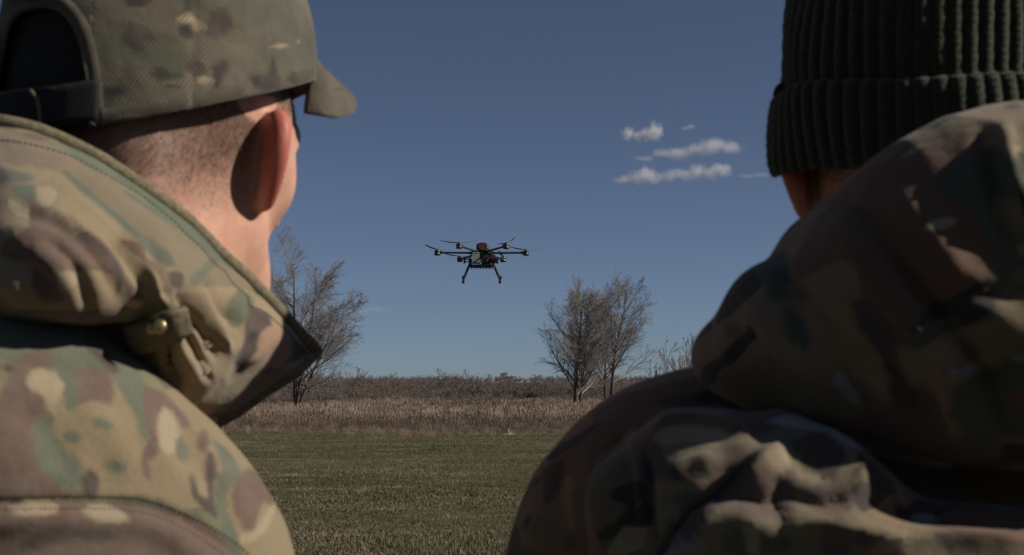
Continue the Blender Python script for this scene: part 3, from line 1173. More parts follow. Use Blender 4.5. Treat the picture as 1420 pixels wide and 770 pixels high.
for sx in (-1, 1):
    lg = MB()
    for yy in (-0.10, 0.10):
        lg.tube([(sx * 0.155, yy, -0.13), (sx * 0.258, yy * 1.05, -0.375)], 0.0105, 8)
    for t in (0.35, 0.55, 0.75):
        xx, zz = sx * (0.155 + 0.103 * t), -0.13 - 0.245 * t
        lg.tube([(xx, -0.10, zz), (xx, 0.10, zz)], 0.006, 6)
    add('landing_leg', lg.mesh('landing_leg'), m_carbon, dr)
    sk_ = MB().tube([(sx * 0.262, -0.23, -0.385), (sx * 0.262, 0.23, -0.385)], 0.011, 10)
    so_ = add('skid', sk_.mesh('skid'), m_carbon, dr)
    for yy in (-0.20, 0.20):
        add('foam_grip', MB().tube([(sx * 0.262, yy - 0.05, -0.385), (sx * 0.262, yy + 0.05, -0.385)], 0.019, 12).mesh('foam_grip'), m_blackpl, so_)

# ---------------------------------------------------------------- pale dead stalk at the edge of the tall grass
m_pale = plain('bleached_stalk', (0.72, 0.69, 0.62), 0.8, var=0.1)
sx_, sy_ = ground_at(706, 48.0), 48.0
ws = empty('dead_stalk', (sx_, sy_, float(hill(np.array(sx_), np.array(sy_)))))
st_ = MB()
for (dx, h_, bend) in ((0.0, 0.30, -0.03), (0.04, 0.17, 0.10)):
    st_.tube(catmull([(dx, 0, 0), (dx + bend * 0.3, 0.02, h_ * 0.6), (dx + bend, 0.03, h_)], 8), np.linspace(0.018, 0.008, 8), 6)
add('stem', st_.mesh('stem', True), m_pale, ws)
st_ = MB()
for a in (0.2, 3.0, 3.5):
    st_.tube(catmull([(0.02, 0, 0.02), (0.13 * math.cos(a), 0.12 * math.sin(a), 0.07), (0.30 * math.cos(a), 0.26 * math.sin(a), 0.02)], 7), np.linspace(0.013, 0.006, 7), 5)
add('fallen_leaf', st_.mesh('fallen_leaf', True), m_pale, ws)
ws.scale = (0.75, 0.75, 0.75)
tag(ws, 'bleached white dead stalk lying where turf meets tall grass', 'plant')

# ================================================================== people
SKIN = skin_mat('skin', (0.60, 0.340, 0.240), (0.51, 0.262, 0.182))
CAMO_JACKET = camo('jacket_print', size=1.15, rot=(0.25, 0.35, 0.3), loc=(0.3, 0.1, 0.2), dull=0.88)
CAMO_COLLAR = camo('collar_print', size=1.0, rot=(0.2, -0.5, 0.2), loc=(1.3, 0.4, 0.1), dull=0.9)
CAMO_CAP = camo('cap_print', size=0.8, loc=(2.1, 0.3, 0.4), twill=True, dull=0.46, thr=(0.57, 0.60, 0.67, 0.76),
                pal=((0.235, 0.190, 0.130), (0.165, 0.148, 0.100), (0.150, 0.142, 0.095), (0.125, 0.090, 0.068), DARK, CREAM))
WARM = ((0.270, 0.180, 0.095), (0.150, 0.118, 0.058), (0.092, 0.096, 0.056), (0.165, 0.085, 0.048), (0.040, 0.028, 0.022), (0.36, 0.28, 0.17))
CAMO_HOOD = camo('shaded_hood_print', size=1.2, rot=(0.1, 0.5, 0.1), loc=(4.1, 2.3, 1.4), dull=0.66, thr=(0.57, 0.54, 0.59, 0.74), dark=True, pal=WARM)  # hood's shade put into the print: colours darkened
CAMO_SHADE = camo('shaded_jacket_print', size=1.15, rot=(0.25, 0.35, 0.3), loc=(0.3, 0.1, 0.2), dull=0.62, thr=(0.57, 0.54, 0.60, 0.76), dark=True, pal=WARM)  # shaded copy of the jacket print, darkened in its colours
CAMO_TROUSER = camo('trouser_print', size=1.1, loc=(6.1, 2.3, 1.4))
M_BIND = plain('olive_binding_tape', (0.150, 0.125, 0.075), 0.9, var=0.25, scale=300, bump=0.4)
M_STRAP = plain('black_webbing', (0.016, 0.015, 0.015), 0.85, var=0.3, scale=300, bump=0.4)
M_CAP_SHADE = plain('cap_shade_black', (0.020, 0.019, 0.017), 0.95, var=0.2, scale=100)  # black stands for the shade inside the cap
M_BRASS = plain('dull_brass_snap', (0.34, 0.27, 0.14), 0.35, metal=0.8)
M_BOOT = plain('brown_boot_leather', (0.09, 0.06, 0.04), 0.6, scale=30, bump=0.3)
KNIT = knit_mat('dark_olive_knit', (0.028, 0.033, 0.014))
M_THREAD = plain('dark_thread', (0.035, 0.03, 0.022), 0.9)
M_THREAD2 = plain('olive_thread', (0.085, 0.070, 0.045), 0.9)
M_HAIR = plain('cropped_brown_hair', (0.065, 0.048, 0.038), 0.6, var=0.5, scale=400)
M_EYE = plain('eye_white', (0.6, 0.58, 0.55), 0.2)


def head_fn(O, hd, ear_out=0.42, neck_to=None, neck_r=(0.058, 0.064), torso=None):
    """signed distance of a head and neck. O: point between the ears, hd: heading (turn about z)"""
    M = rotz(hd)

    def fn(p):
        w = [p[i] - O[i] for i in range(3)]
        q = (M[0][0] * w[0] + M[1][0] * w[1], M[0][1] * w[0] + M[1][1] * w[1], w[2] + 0 * w[0])
        ax = np.abs(q[0])
        qs = (ax, q[1], q[2])
        d = ell(q, (0, -0.014, 0.050), (0.0765, 0.098, 0.086))
        d = smin(d, ell(q, (0, 0.028, -0.012), (0.0490, 0.059, 0.086)), 0.035)
        d = smin(d, ell(qs, (0.044, 0.036, 0.026), (0.018, 0.036, 0.042)), 0.02)
        d = smin(d, ell(q, (0, 0.042, -0.078), (0.034, 0.034, 0.026)), 0.03)
        d = smin(d, cap(qs, (0.043, 0.012, -0.045), (0.020, 0.054, -0.084), 0.016, 0.014), 0.03)
        d = smin(d, ell(qs, (0.031, 0.062, -0.008), (0.018, 0.020, 0.018)), 0.03)
        d = smin(d, cap(qs, (0.010, 0.095, 0.030), (0.040, 0.082, 0.034), 0.010, 0.010), 0.02)
        d = smax(d, -ell(qs, (0.031, 0.106, 0.012), (0.018, 0.016, 0.012)), 0.012)
        d = smin(d, ell(qs, (0.031, 0.083, 0.012), (0.0125, 0.0125, 0.0125)), 0.003)
        d = smin(d, cap(q, (0, 0.098, 0.022), (0, 0.117, -0.018), 0.007, 0.012), 0.012)
        d = smin(d, ell(qs, (0.012, 0.106, -0.022), (0.009, 0.012, 0.008)), 0.008)
        d = smin(d, cap(qs, (0.0, 0.092, -0.047), (0.018, 0.084, -0.048), 0.006, 0.003), 0.008)
        d = smin(d, cap(qs, (0.0, 0.089, -0.058), (0.016, 0.081, -0.056), 0.007, 0.003), 0.008)
        # neck, nape muscles
        nb = neck_to if neck_to is not None else (0, -0.045, -0.17)
        d = smin(d, cap(q, (0, -0.022, -0.03), nb, neck_r[0], neck_r[1]), 0.03)
        d = smin(d, cap(qs, (0.022, -0.075, -0.01), (nb[0] + 0.03, nb[1] - 0.03, nb[2]), 0.026, 0.034), 0.035)
        # ears
        ca, sa = math.cos(ear_out), math.sin(ear_out)
        W = np.array([0.20, -0.10, 0.97])           # up, leaning out and back a little
        W /= np.linalg.norm(W)
        U = np.array([sa, -ca, 0.0])                # towards the back of the ear, flaring outwards
        U -= W * (U @ W)
        U /= np.linalg.norm(U)
        Nn = np.cross(W, U)
        if Nn[1] < 0:
            Nn = -Nn
        B = np.array([0.0685, 0.004, 0.003])
        K = 0.88
        rot = np.stack([U, W, Nn], 1)
        E = lambda u, v, n=0.0: B + (U * u + W * v + Nn * n) * K
        plate = ell(qs, E(0.0135, 0.004), (0.0205 * K, 0.0300 * K, 0.0052 * K), rot)
        plate = smin(plate, ell(qs, E(0.0075, -0.027, 0.001), (0.0095 * K, 0.0105 * K, 0.0048 * K), rot), 0.006)
        plate = smax(plate, -ell(qs, E(0.010, 0.002, 0.0105), (0.013 * K, 0.019 * K, 0.0095 * K), rot), 0.004)
        hx = [(0.002, 0.006), (-0.002, 0.018), (0.005, 0.029), (0.016, 0.0335), (0.0265, 0.027), (0.031, 0.014), (0.0305, 0.0), (0.025, -0.013), (0.018, -0.023), (0.011, -0.031)]
        hr = [0.0028, 0.0034, 0.0040, 0.0043, 0.0043, 0.0041, 0.0038, 0.0036, 0.0036, 0.0042]
        hs = catmull(np.array([(u, v, r_) for (u, v), r_ in zip(hx, hr)]), 28)
        helix = chain(qs, [E(u, v, 0.0035) for u, v, _ in hs], [r_ * K for _, _, r_ in hs], 0.006)
        anti = chain(qs, [E(0.012, 0.020, 0.003), E(0.020, 0.010, 0.004), E(0.020, -0.004, 0.004), E(0.013, -0.015, 0.003)], [0.0028, 0.0034, 0.0034, 0.0030])
        ear = smin(smin(plate, helix, 0.005), anti, 0.005)
        ear = smin(ear, ell(qs, E(-0.003, -0.004, 0.003), (0.006 * K, 0.008 * K, 0.005 * K), rot), 0.005)
        d = smin(d, ear, 0.006)
        if torso is not None:
            d = smin(d, torso(p), 0.04)
        return d
    return fn


def to_head(V, O, hd):
    return (V - O) @ rotz(hd)


def make_body(root, O, hd, lo, hi, extra, hands, neck_to, hairline, ear_out=0.42):
    fn = head_fn(O, hd, ear_out, neck_to, torso=extra)
    hx, hy = O[0], O[1]
    xs = axis_fine([(lo[0], hx - 0.115, 0.012), (hx - 0.115, hx + 0.115, 0.0021), (hx + 0.115, hi[0], 0.012)])
    ys = axis_fine([(lo[1], hy - 0.125, 0.012), (hy - 0.125, hy + 0.145, 0.0023), (hy + 0.145, hi[1], 0.012)])
    zs = axis_fine([(lo[2], O[2] - 0.13, 0.012), (O[2] - 0.13, O[2] + 0.14, 0.0022)])
    V, F = surface_nets(fn, xs, ys, zs)
    V = relax(V, F, 1, 0.4)
    for hfn, a, b in hands:
        v2, f2 = surface_nets(hfn, *[np.arange(a[i], b[i], 0.0028) for i in range(3)])
        F = np.concatenate([F, f2 + len(V)])
        V = np.concatenate([V, v2])
    q = to_head(V, O, hd)
    me = mesh_from('body', V - np.array(root.location), F)
    hair = hairline(q)
    put_attr(me, 'hair', hair)
    fl = np.clip((np.abs(q[:, 0]) - 0.0745) / 0.010, 0, 1) * (np.abs(q[:, 2]) < 0.05) * (np.abs(q[:, 1]) < 0.06)
    put_attr(me, 'ear_glow', fl)
    add('body', me, SKIN, root)
    # cropped hair: short strands standing on the scalp
    N = vnormals(V, F)
    w = np.nonzero(hair > 0.12)[0]
    r = np.random.default_rng(5)
    pick = r.choice(w, 60000, p=hair[w] / hair[w].sum())
    jit = r.normal(0, 0.0011, (len(pick), 3))
    b = V[pick] + jit - N[pick] * (np.einsum('ij,ij->i', jit, N[pick]))[:, None]
    down = np.array([0, 0, -0.9]) - (rotz(hd) @ np.array([0, 1, 0])) * 0.3
    dirv = N[pick] * 0.75 + down + r.normal(0, 0.25, (len(pick), 3))
    dirv /= np.linalg.norm(dirv, axis=1)[:, None]
    ln = r.uniform(0.0016, 0.0042, len(pick)) * (0.55 + 0.6 * hair[pick])
    sd = np.cross(dirv, r.normal(0, 1, (len(pick), 3)))
    sd /= np.linalg.norm(sd, axis=1)[:, None]
    wd = 0.00011
    VV = np.stack([b - sd * wd, b + sd * wd, b + dirv * ln[:, None]], 1).reshape(-1, 3)
    FF = np.arange(len(VV)).reshape(-1, 3)
    ho = add('hair', mesh_from('hair', VV - np.array(root.location), FF, False), M_HAIR, root)
    ho['kind'] = 'stuff'
    return V


def hand_fn(wrist, down, palm_n, thumb_side):
    """relaxed hand hanging from a wrist; five separate fingers"""
    D = np.array(down, float)
    D /= np.linalg.norm(D)
    Nn = np.array(palm_n, float)
    Nn -= D * (Nn @ D)
    Nn /= np.linalg.norm(Nn)
    S = np.cross(D, Nn) * thumb_side
    Wt = np.array(wrist, float)
    at = lambda s, l, n=0.0: Wt + S * s + D * l + Nn * n
    rot = np.stack([S, D, Nn], 1)

    def fn(p):
        d = cap(p, at(0, -0.09), at(0, 0.01), 0.029, 0.025)
        d = smin(d, ell(p, at(0, 0.055), (0.041, 0.052, 0.015), rot), 0.02)
        for s, l0, ln, r in ((0.028, 0.092, 0.072, 0.0088), (0.0095, 0.098, 0.080, 0.0092), (-0.0095, 0.095, 0.074, 0.0088), (-0.028, 0.086, 0.058, 0.0078)):
            pts = [at(s * 0.9, l0 - 0.02), at(s, l0 + ln * 0.40, 0.008), at(s, l0 + ln * 0.72, 0.024), at(s, l0 + ln * 0.92, 0.042)]
            d = smin(d, chain(p, pts, [r * 1.1, r, r * 0.92, r * 0.8], 0.002), 0.004)
        pts = [at(0.022, 0.022, 0.004), at(0.045, 0.045, 0.016), at(0.053, 0.072, 0.026), at(0.050, 0.094, 0.034)]
        return smin(d, chain(p, pts, [0.016, 0.012, 0.0105, 0.0085], 0.003), 0.008)
    lo = np.minimum(at(-0.09, -0.13, -0.08), at(0.09, 0.23, 0.09)) - 0.05
    hi = np.maximum(at(-0.09, -0.13, -0.08), at(0.09, 0.23, 0.09)) + 0.05
    return fn, lo, hi


def legs(root, cx, cy, hd, mat):
    """trousers and boots below the jacket, standing on the ground"""
    M = rotz(hd)
    loc = np.array(root.location)
    W = lambda x, y, z: np.array([cx, cy, 0]) + M @ np.array([x, y, z])

    def tr(p):
        d = cap(p, W(0, 0, 0.92), W(0, 0, 0.98), 0.165, 0.165)
        for s in (-1, 1):
            d = smin(d, chain(p, [W(s * 0.095, 0, 0.86), W(s * 0.105, 0.02, 0.50), W(s * 0.11, -0.01, 0.13)], [0.105, 0.080, 0.066], 0.03), 0.05)
        q = [p[i] - W(0, 0, 0)[i] for i in range(3)]
        return d + 0.004 * np.sin(q[2] * 70 + 2 * np.sin(q[0] * 25 + q[1] * 31))
    V, F = surface_nets(tr, np.arange(cx - .35, cx + .35, .014), np.arange(cy - .35, cy + .35, .014), np.arange(0.04, 1.18, .014))
    me = mesh_from('trousers', V - loc, F)
    add('trousers', me, mat, root)
    for s in (-1, 1):
        def bt(p, s=s):
            d = cap(p, W(s * .11, -.01, .22), W(s * .11, -.015, .07), .058, .052)
            d = smin(d, chain(p, [W(s * .11, -.04, .045), W(s * .115, .09, .045), W(s * .118, .165, .038)], [.043, .045, .036], .02), .04)
            return np.maximum(d, 0.0 - p[2])
        c = W(s * .11, .06, .1)
        V, F = surface_nets(bt, np.arange(c[0] - .24, c[0] + .24, .007), np.arange(c[1] - .24, c[1] + .24, .007), np.arange(-0.014, .30, .007))
        V[:, 2] = np.maximum(V[:, 2], 0.002)
        add('boot', mesh_from('boot', V - loc, F), M_BOOT, root)


def dye(me, V, shapes, dmax, soft=2.2):
    """store print shapes and painted light on the cloth: (colour, [polygon in survey pixels]) or (colour, centre, radii, angle)"""
    pr = proj(V)
    n = len(V)
    col = np.zeros((n, 4))
    col[:, 3] = 1
    al = np.zeros(n)
    front = pr[:, 2] < dmax
    for c, pts in shapes:
        poly = catmull(np.array(pts + [pts[0]], float), 8 * len(pts))
        lo, hi = poly.min(0) - 15, poly.max(0) + 15
        m = front & np.all((pr[:, :2] > lo) & (pr[:, :2] < hi), axis=1)
        idx = np.nonzero(m)[0]
        if not len(idx):
            continue
        p2 = pr[idx, :2]
        ins = np.zeros(len(idx), bool)
        for i in range(len(poly) - 1):
            a, b = poly[i], poly[i + 1]
            cr = (a[1] > p2[:, 1]) != (b[1] > p2[:, 1])
            with np.errstate(divide='ignore', invalid='ignore'):
                xx = a[0] + (p2[:, 1] - a[1]) / (b[1] - a[1]) * (b[0] - a[0])
            ins ^= cr & (p2[:, 0] < xx)
        d, _, _ = seg_dist(p2, poly)
        k = np.clip(0.5 + np.where(ins, d, -d) / (2 * soft), 0, 1)
        a0 = al[idx]
        col[idx, :3] = (col[idx, :3] * (a0 * (1 - k))[:, None] + np.array(c) * k[:, None]) / np.maximum(a0 * (1 - k) + k, 1e-6)[:, None]
        al[idx] = a0 * (1 - k) + k
    a = me.attributes.new('dye', 'FLOAT_COLOR', 'POINT')
    a.data.foreach_set('color', col.astype(np.float32).ravel())
    put_attr(me, 'dye_a', al)


def rumple(V, F, amp, scales=((9, 1.0), (22, 0.45)), seed=1, stretch=(1, 1, 1)):
    N = vnormals(V, F)
    h = np.zeros(len(V))
    for s, k in scales:
        n = hash_noise(V * np.array(stretch) * s + 0.9 * np.stack([hash_noise(V * s * 0.6, seed + 5)] * 3, 1), seed)
        h += k * (1 - 2 * np.abs(n)) * 0.7 + k * 0.3 * n
    return V + N * (amp * h)[:, None]


def cloth_line(V, F, pts, dmax, lift, gap=4.2, dash=2.6, step=0.6):
    """stitches: short dashes lying on the nearest cloth under a surveyed line; returns segments (m x k x 3)"""
    pr = proj(V)
    N = vnormals(V, F)
    ok = np.nonzero(pr[:, 2] < dmax)[0]
    line = catmull(np.array(pts, float), 40 * len(pts))
    L = np.concatenate([[0], np.cumsum(np.linalg.norm(np.diff(line, axis=0), axis=1))])
    out = []
    lo, hi = line.min(0) - 12, line.max(0) + 12
    ok = ok[np.all((pr[ok, :2] > lo) & (pr[ok, :2] < hi), axis=1)]
    for s0 in np.arange(0, L[-1] - dash, gap + dash):
        seg = []
        for k in (0, 0.5, 1):
            c = np.array([np.interp(s0 + k * dash, L, line[:, i]) for i in (0, 1)])
            d2 = np.sum((pr[ok, :2] - c) ** 2, 1)
            near = ok[d2 < 11 ** 2]
            if len(near) < 3:
                break
            dm = pr[near, 2].min()
            near = near[pr[near, 2] < dm + 0.012]
            w = 1 / (np.sum((pr[near, :2] - c) ** 2, 1) + 4)
            n = (N[near] * w[:, None]).sum(0)
            seg.append(P(c[0], c[1], (pr[near, 2] * w).sum() / w.sum()) + n / np.linalg.norm(n) * lift)
        if len(seg) == 3:
            out.append(np.array(seg))
    return out


def stitch_obj(name, segs, parent, rad, mat):
    mb = MB()
    for q in segs:
        mb.tube(q - np.array(parent.matrix_world.translation if parent.parent is None else parent.parent.location), rad, 5)
    o = add(name, mb.mesh(name), mat, parent)
    o['kind'] = 'stuff'
    return o

# ------------------------------------------------------------------ person in the cap (body turned to the right, head to the drone)
OL = np.array([-0.231, 0.955, 1.648])
HL = R_(-21)
HC = R_(-30)     # the cap sits turned a little further
pl_ = empty('person', (-0.262, 0.985, 0.0))
tag(pl_, 'person in camouflage jacket and baseball cap with cropped hair, seen from behind', 'person', 'people watching the drone')
LOCL = np.array(pl_.location)
SL = np.array([-0.250, 0.805, 1.372])
SF = np.array([-0.375, 1.150, 1.375])


def torso_skin_l(p):
    d = cap(p, (-0.258, 0.98, 1.48), (-0.29, 0.985, 1.0), 0.055, 0.08)
    return d


def hairline_l(q):
    x, y, z = np.abs(q[:, 0]), q[:, 1], q[:, 2]
    back = np.clip((z + 0.052 - 0.35 * np.clip(y + 0.06, 0, 1)) / 0.050, 0, 1) * np.clip((-0.004 - y) / 0.012, 0, 1)
    top = np.clip((z - 0.030) / 0.018, 0, 1) * np.clip((0.085 - y) / 0.02, 0, 1)
    burn = np.clip((z + 0.020) / 0.025, 0, 1) * np.clip((y - 0.012) / 0.006, 0, 1) * np.clip((0.046 - y) / 0.012, 0, 1)
    h = np.maximum(np.maximum(back, top), burn * 0.75)
    ear = (x > 0.0735) & (np.abs(z) < 0.045) & (y < 0.02) & (y > -0.05)
    h = np.where(ear, 0, h)
    return np.clip(h, 0, 1) * (np.abs(z) < 0.2)


handsL = [hand_fn((-0.185, 0.805, 0.845), (0.10, 0.03, -1), (0, 1, 0.0), 1),
          hand_fn((-0.315, 1.175, 0.845), (0.10, -0.03, -1), (0, -1, 0.0), -1)]
make_body(pl_, OL, HL, (-0.46, 0.70, 0.95), (-0.05, 1.27, 1.8), torso_skin_l, handsL, (-0.005, -0.045, -0.17), hairline_l, 0.84)


def jacket_l(p):
    c8, s8 = math.cos(R_(-80)), math.sin(R_(-80))
    rt = rotz(R_(-80))
    d = ell(p, (-0.315, 0.99, 1.16), (0.205, 0.130, 0.335), rt)
    d = smin(d, cap(p, (-0.29, 0.985, 1.18), (-0.28, 0.985, 0.88), 0.145, 0.155), 0.06)
    d = smin(d, cap(p, (-0.300, 0.96, 1.490), (-0.300, 0.83, 1.466), 0.060, 0.086), 0.05)
    d = smin(d, ell(p, (-0.36, 0.88, 1.435), (0.12, 0.15, 0.12)), 0.05)
    d = smin(d, cap(p, (-0.330, 1.00, 1.465), (-0.37, 1.12, 1.44), 0.055, 0.070), 0.06)
    d = smin(d, ell(p, P(-60, 655, .80), (0.115, 0.118, 0.088)), 0.04)
    for S, el, wr, oy in ((SL, (-0.215, 0.790, 1.09), (-0.190, 0.800, 0.865), 1), (SF, (-0.37, 1.20, 1.09), (-0.32, 1.18, 0.865), -1)):
        a = ell(p, S, (0.130, 0.105, 0.133))
        a = smin(a, chain(p, [S + np.array([0.005, -0.01 * oy, -0.05]), el, wr], [0.112, 0.086, 0.058], 0.02), 0.04)
        d = smin(d, a, 0.035)
    return smax(d, 0.86 - p[2] + 0 * p[0], 0.02)


V, F = surface_nets(jacket_l, axis_fine([(-0.60, -0.40, 0.007), (-0.40, -0.05, 0.0027), (-0.05, 0.0, 0.007)]),
                    axis_fine([(0.60, 0.90, 0.0030), (0.90, 1.36, 0.009)]), axis_fine([(0.83, 1.37, 0.009), (1.37, 1.57, 0.0027)]))
V = relax(V, F, 3)
V = rumple(V, F, 0.0035, ((7, 1.0), (17, 0.35)), 3, (1, 1, 1.5))
JL = [([(-90, 690), (0, 697), (100, 696), (200, 702), (270, 730), (330, 770), (370, 812)], 7, -0.0030),
      ([(-90, 720), (0, 724), (100, 722), (200, 730), (262, 760), (310, 800)], 18, 0.0038),
      ([(-60, 470), (20, 462), (100, 478), (160, 520), (210, 580), (240, 650)], 26, 0.0030),
      ([(200, 540), (250, 600), (300, 680), (330, 740)], 20, -0.0028),
      ([(255, 585), (305, 650), (350, 730), (370, 780)], 16, 0.0022),
      ([(20, 560), (70, 600), (95, 660)], 22, -0.0026),
      ([(110, 560), (160, 610), (190, 670)], 24, 0.0026)]
V = strokes(V, F, JL, 0.95)


def zc(pts, ox, oy, s):
    return [(x / s + ox, y / s + oy) for x, y in pts]


TANj, SAGE, BRWN, DRKB, CRM = (0.212, 0.158, 0.089), (0.096, 0.103, 0.070), (0.112, 0.072, 0.054), (0.054, 0.037, 0.031), (0.285, 0.225, 0.142)
Z = lambda *p: zc(list(p), 0, 400, 2.08)
shapes = [
    (TANj, Z((480, 290), (540, 300), (650, 420), (760, 550), (840, 700), (850, 800), (700, 800), (640, 560), (560, 420))),
    (TANj, Z((190, 250), (330, 240), (420, 330), (560, 420), (620, 560), (560, 640), (420, 600), (250, 600), (170, 480), (150, 330))),
    (SAGE, Z((-60, 90), (60, 85), (150, 90), (240, 110), (250, 200), (200, 180), (130, 200), (60, 200), (-60, 210))),
    (SAGE, Z((150, 170), (210, 170), (250, 230), (240, 300), (215, 350), (190, 345), (175, 280), (150, 220))),
    (SAGE, Z((310, 170), (360, 220), (420, 280), (430, 400), (410, 440), (390, 370), (350, 300), (320, 240))),
    (BRWN, Z((-60, 380), (20, 280), (60, 195), (130, 185), (150, 215), (120, 260), (150, 320), (110, 390), (120, 480), (160, 560), (200, 605), (60, 612), (-60, 610))),
    (CRM, Z((75, 250), (110, 230), (160, 245), (185, 290), (160, 330), (150, 360), (120, 310), (85, 290))),
    (SAGE, Z((90, 400), (120, 370), (150, 400), (190, 470), (240, 510), (235, 570), (190, 560), (150, 510), (120, 530), (100, 470))),
    (BRWN, Z((225, 240), (270, 225), (320, 250), (322, 330), (270, 325), (230, 330))),
    (DRKB, Z((245, 130), (280, 130), (320, 180), (345, 230), (320, 245), (285, 205), (250, 175))),
    (BRWN, Z((415, 280), (470, 300), (520, 350), (545, 385), (530, 405), (500, 360), (470, 345), (455, 400), (460, 470), (430, 500), (440, 550), (415, 540), (410, 470), (430, 430), (415, 350))),
    (CRM, Z((455, 370), (475, 345), (505, 370), (520, 440), (490, 480), (460, 450))),
    (SAGE, Z((505, 440), (525, 430), (545, 480), (530, 500), (510, 485))),
    (SAGE, Z((262, 380), (295, 375), (332, 400), (310, 412), (280, 400))),
    (SAGE, Z((180, 425), (205, 412), (238, 425), (215, 447), (190, 442))),
    (SAGE, Z((295, 505), (325, 494), (368, 515), (340, 530), (310, 522))),
    (DRKB, Z((238, 540), (262, 518), (282, 545), (280, 604), (240, 606))),
    (DRKB, Z((545, 545), (557, 535), (575, 590), (600, 600), (590, 520), (605, 472), (622, 500), (615, 600), (630, 660), (590, 640), (555, 600))),
    (BRWN, Z((570, 420), (590, 408), (605, 440), (585, 475), (570, 460))),
    (SAGE, Z((610, 430), (660, 470), (700, 540), (670, 560), (650, 620), (690, 720), (700, 790), (670, 790), (640, 680), (620, 600), (640, 520))),
    (BRWN, Z((670, 560), (720, 520), (770, 570), (800, 640), (760, 620), (730, 700), (700, 690), (670, 620))),
    (CRM, Z((690, 715), (740, 690), (785, 625), (795, 635), (770, 690), (730, 730), (700, 735))),
    (BRWN, Z((-60, 620), (200, 615), (420, 625), (560, 650), (650, 740), (700, 800), (400, 830), (-60, 830))),
    (CRM, Z((25, 635), (80, 617), (150, 618), (172, 630), (140, 655), (60, 655))),
    (CRM, Z((235, 640), (270, 622), (330, 632), (372, 660), (340, 678), (270, 668))),
    (DRKB, Z((50, 740), (110, 700), (200, 690), (300, 697), (348, 712), (300, 730), (220, 725), (130, 745), (70, 758))),
    (DRKB, Z((5, 228), (22, 218), (42, 230), (25, 243))),
]
me = mesh_from('jacket', V - LOCL, F)
dye(me, V, shapes, 0.95)
jo = add('jacket', me, CAMO_JACKET, pl_)
sg = cloth_line(V, F, [(-60, 684), (0, 689), (100, 688), (200, 693), (275, 722), (335, 760), (370, 800)], 0.95, 0.0004) + \
    cloth_line(V, F, [(-60, 702), (0, 707), (100, 706), (195, 711), (262, 738), (322, 778)], 0.95, 0.0004)
stitch_obj('stitching', sg, jo, 0.00045, M_THREAD)
legs(pl_, -0.262, 0.985, R_(-78), CAMO_TROUSER)

# collar: a broad open stand collar with the hood rolled into it at the back
Pc = lambda L: [P(*q) for q in L]
cols = [
    Pc([(440, 488, .945), (418, 505, .935), (392, 522, .925), (360, 542, .920), (330, 562, .915), (290, 588, .910)]),
    Pc([(410, 455, .925), (392, 475, .895), (368, 500, .875), (338, 522, .865), (308, 545, .860), (262, 580, .865)]),
    Pc([(372, 418, .905), (352, 445, .865), (325, 475, .840), (298, 502, .830), (275, 528, .830), (235, 565, .845)]),
    Pc([(325, 370, .885), (305, 405, .835), (282, 440, .805), (262, 470, .800), (242, 500, .805), (205, 545, .830)]),
    Pc([(270, 318, .868), (255, 350, .810), (240, 385, .775), (225, 415, .765), (205, 445, .785), (180, 505, .825)]),
    Pc([(205, 265, .850), (195, 300, .790), (182, 345, .752), (172, 395, .738), (168, 436, .755), (165, 452, .805)]),
    Pc([(140, 222, .835), (128, 265, .775), (115, 320, .732), (108, 385, .716), (112, 440, .730), (118, 450, .790)]),
    Pc([(70, 186, .825), (60, 235, .765), (48, 305, .722), (42, 380, .708), (45, 436, .725), (50, 446, .785)]),
    Pc([(0, 168, .820), (-12, 220, .765), (-22, 300, .728), (-25, 375, .716), (-20, 430, .732), (-15, 441, .790)]),
    Pc([(-70, 162, .830), (-90, 215, .790), (-105, 300, .758), (-105, 375, .748), (-95, 426, .762), (-85, 441, .815)]),
    [(-.40, .93, 1.635), (-.43, .90, 1.60), (-.45, .89, 1.56), (-.445, .89, 1.53), (-.43, .90, 1.512), (-.40, .92, 1.51)],
    [(-.405, 1.03, 1.63), (-.44, 1.04, 1.59), (-.46, 1.045, 1.55), (-.455, 1.045, 1.52), (-.44, 1.04, 1.503), (-.40, 1.03, 1.50)],
    [(-.36, 1.10, 1.62), (-.375, 1.14, 1.58), (-.385, 1.16, 1.54), (-.38, 1.16, 1.51), (-.37, 1.14, 1.50), (-.35, 1.11, 1.50)],
    [(-.28, 1.11, 1.555), (-.275, 1.15, 1.53), (-.275, 1.17, 1.51), (-.27, 1.16, 1.495), (-.265, 1.14, 1.485), (-.26, 1.12, 1.49)],
    [(-.23, 1.08, 1.495), (-.225, 1.10, 1.48), (-.225, 1.11, 1.465), (-.23, 1.10, 1.455), (-.235, 1.09, 1.45), (-.235, 1.08, 1.45)],
]
cols = np.array([np.array(c, float) for c in cols])
cols[5:10, 1:5] += 0.016 * FWD            # columns x rows x 3
NR, NC = 84, 330
rows = np.stack([catmull(c, NR) for c in cols])                # columns x NR
surf = np.stack([catmull(rows[:, i], NC) for i in range(NR)])  # NR x NC
CV = surf.reshape(-1, 3)
CF = grid_faces(NR, NC)
if np.mean(np.einsum('ij,ij->i', vnormals(CV, CF), EYE - CV)[::7]) < 0:
    CF = CF[:, ::-1]
CVn = vnormals(CV, CF)
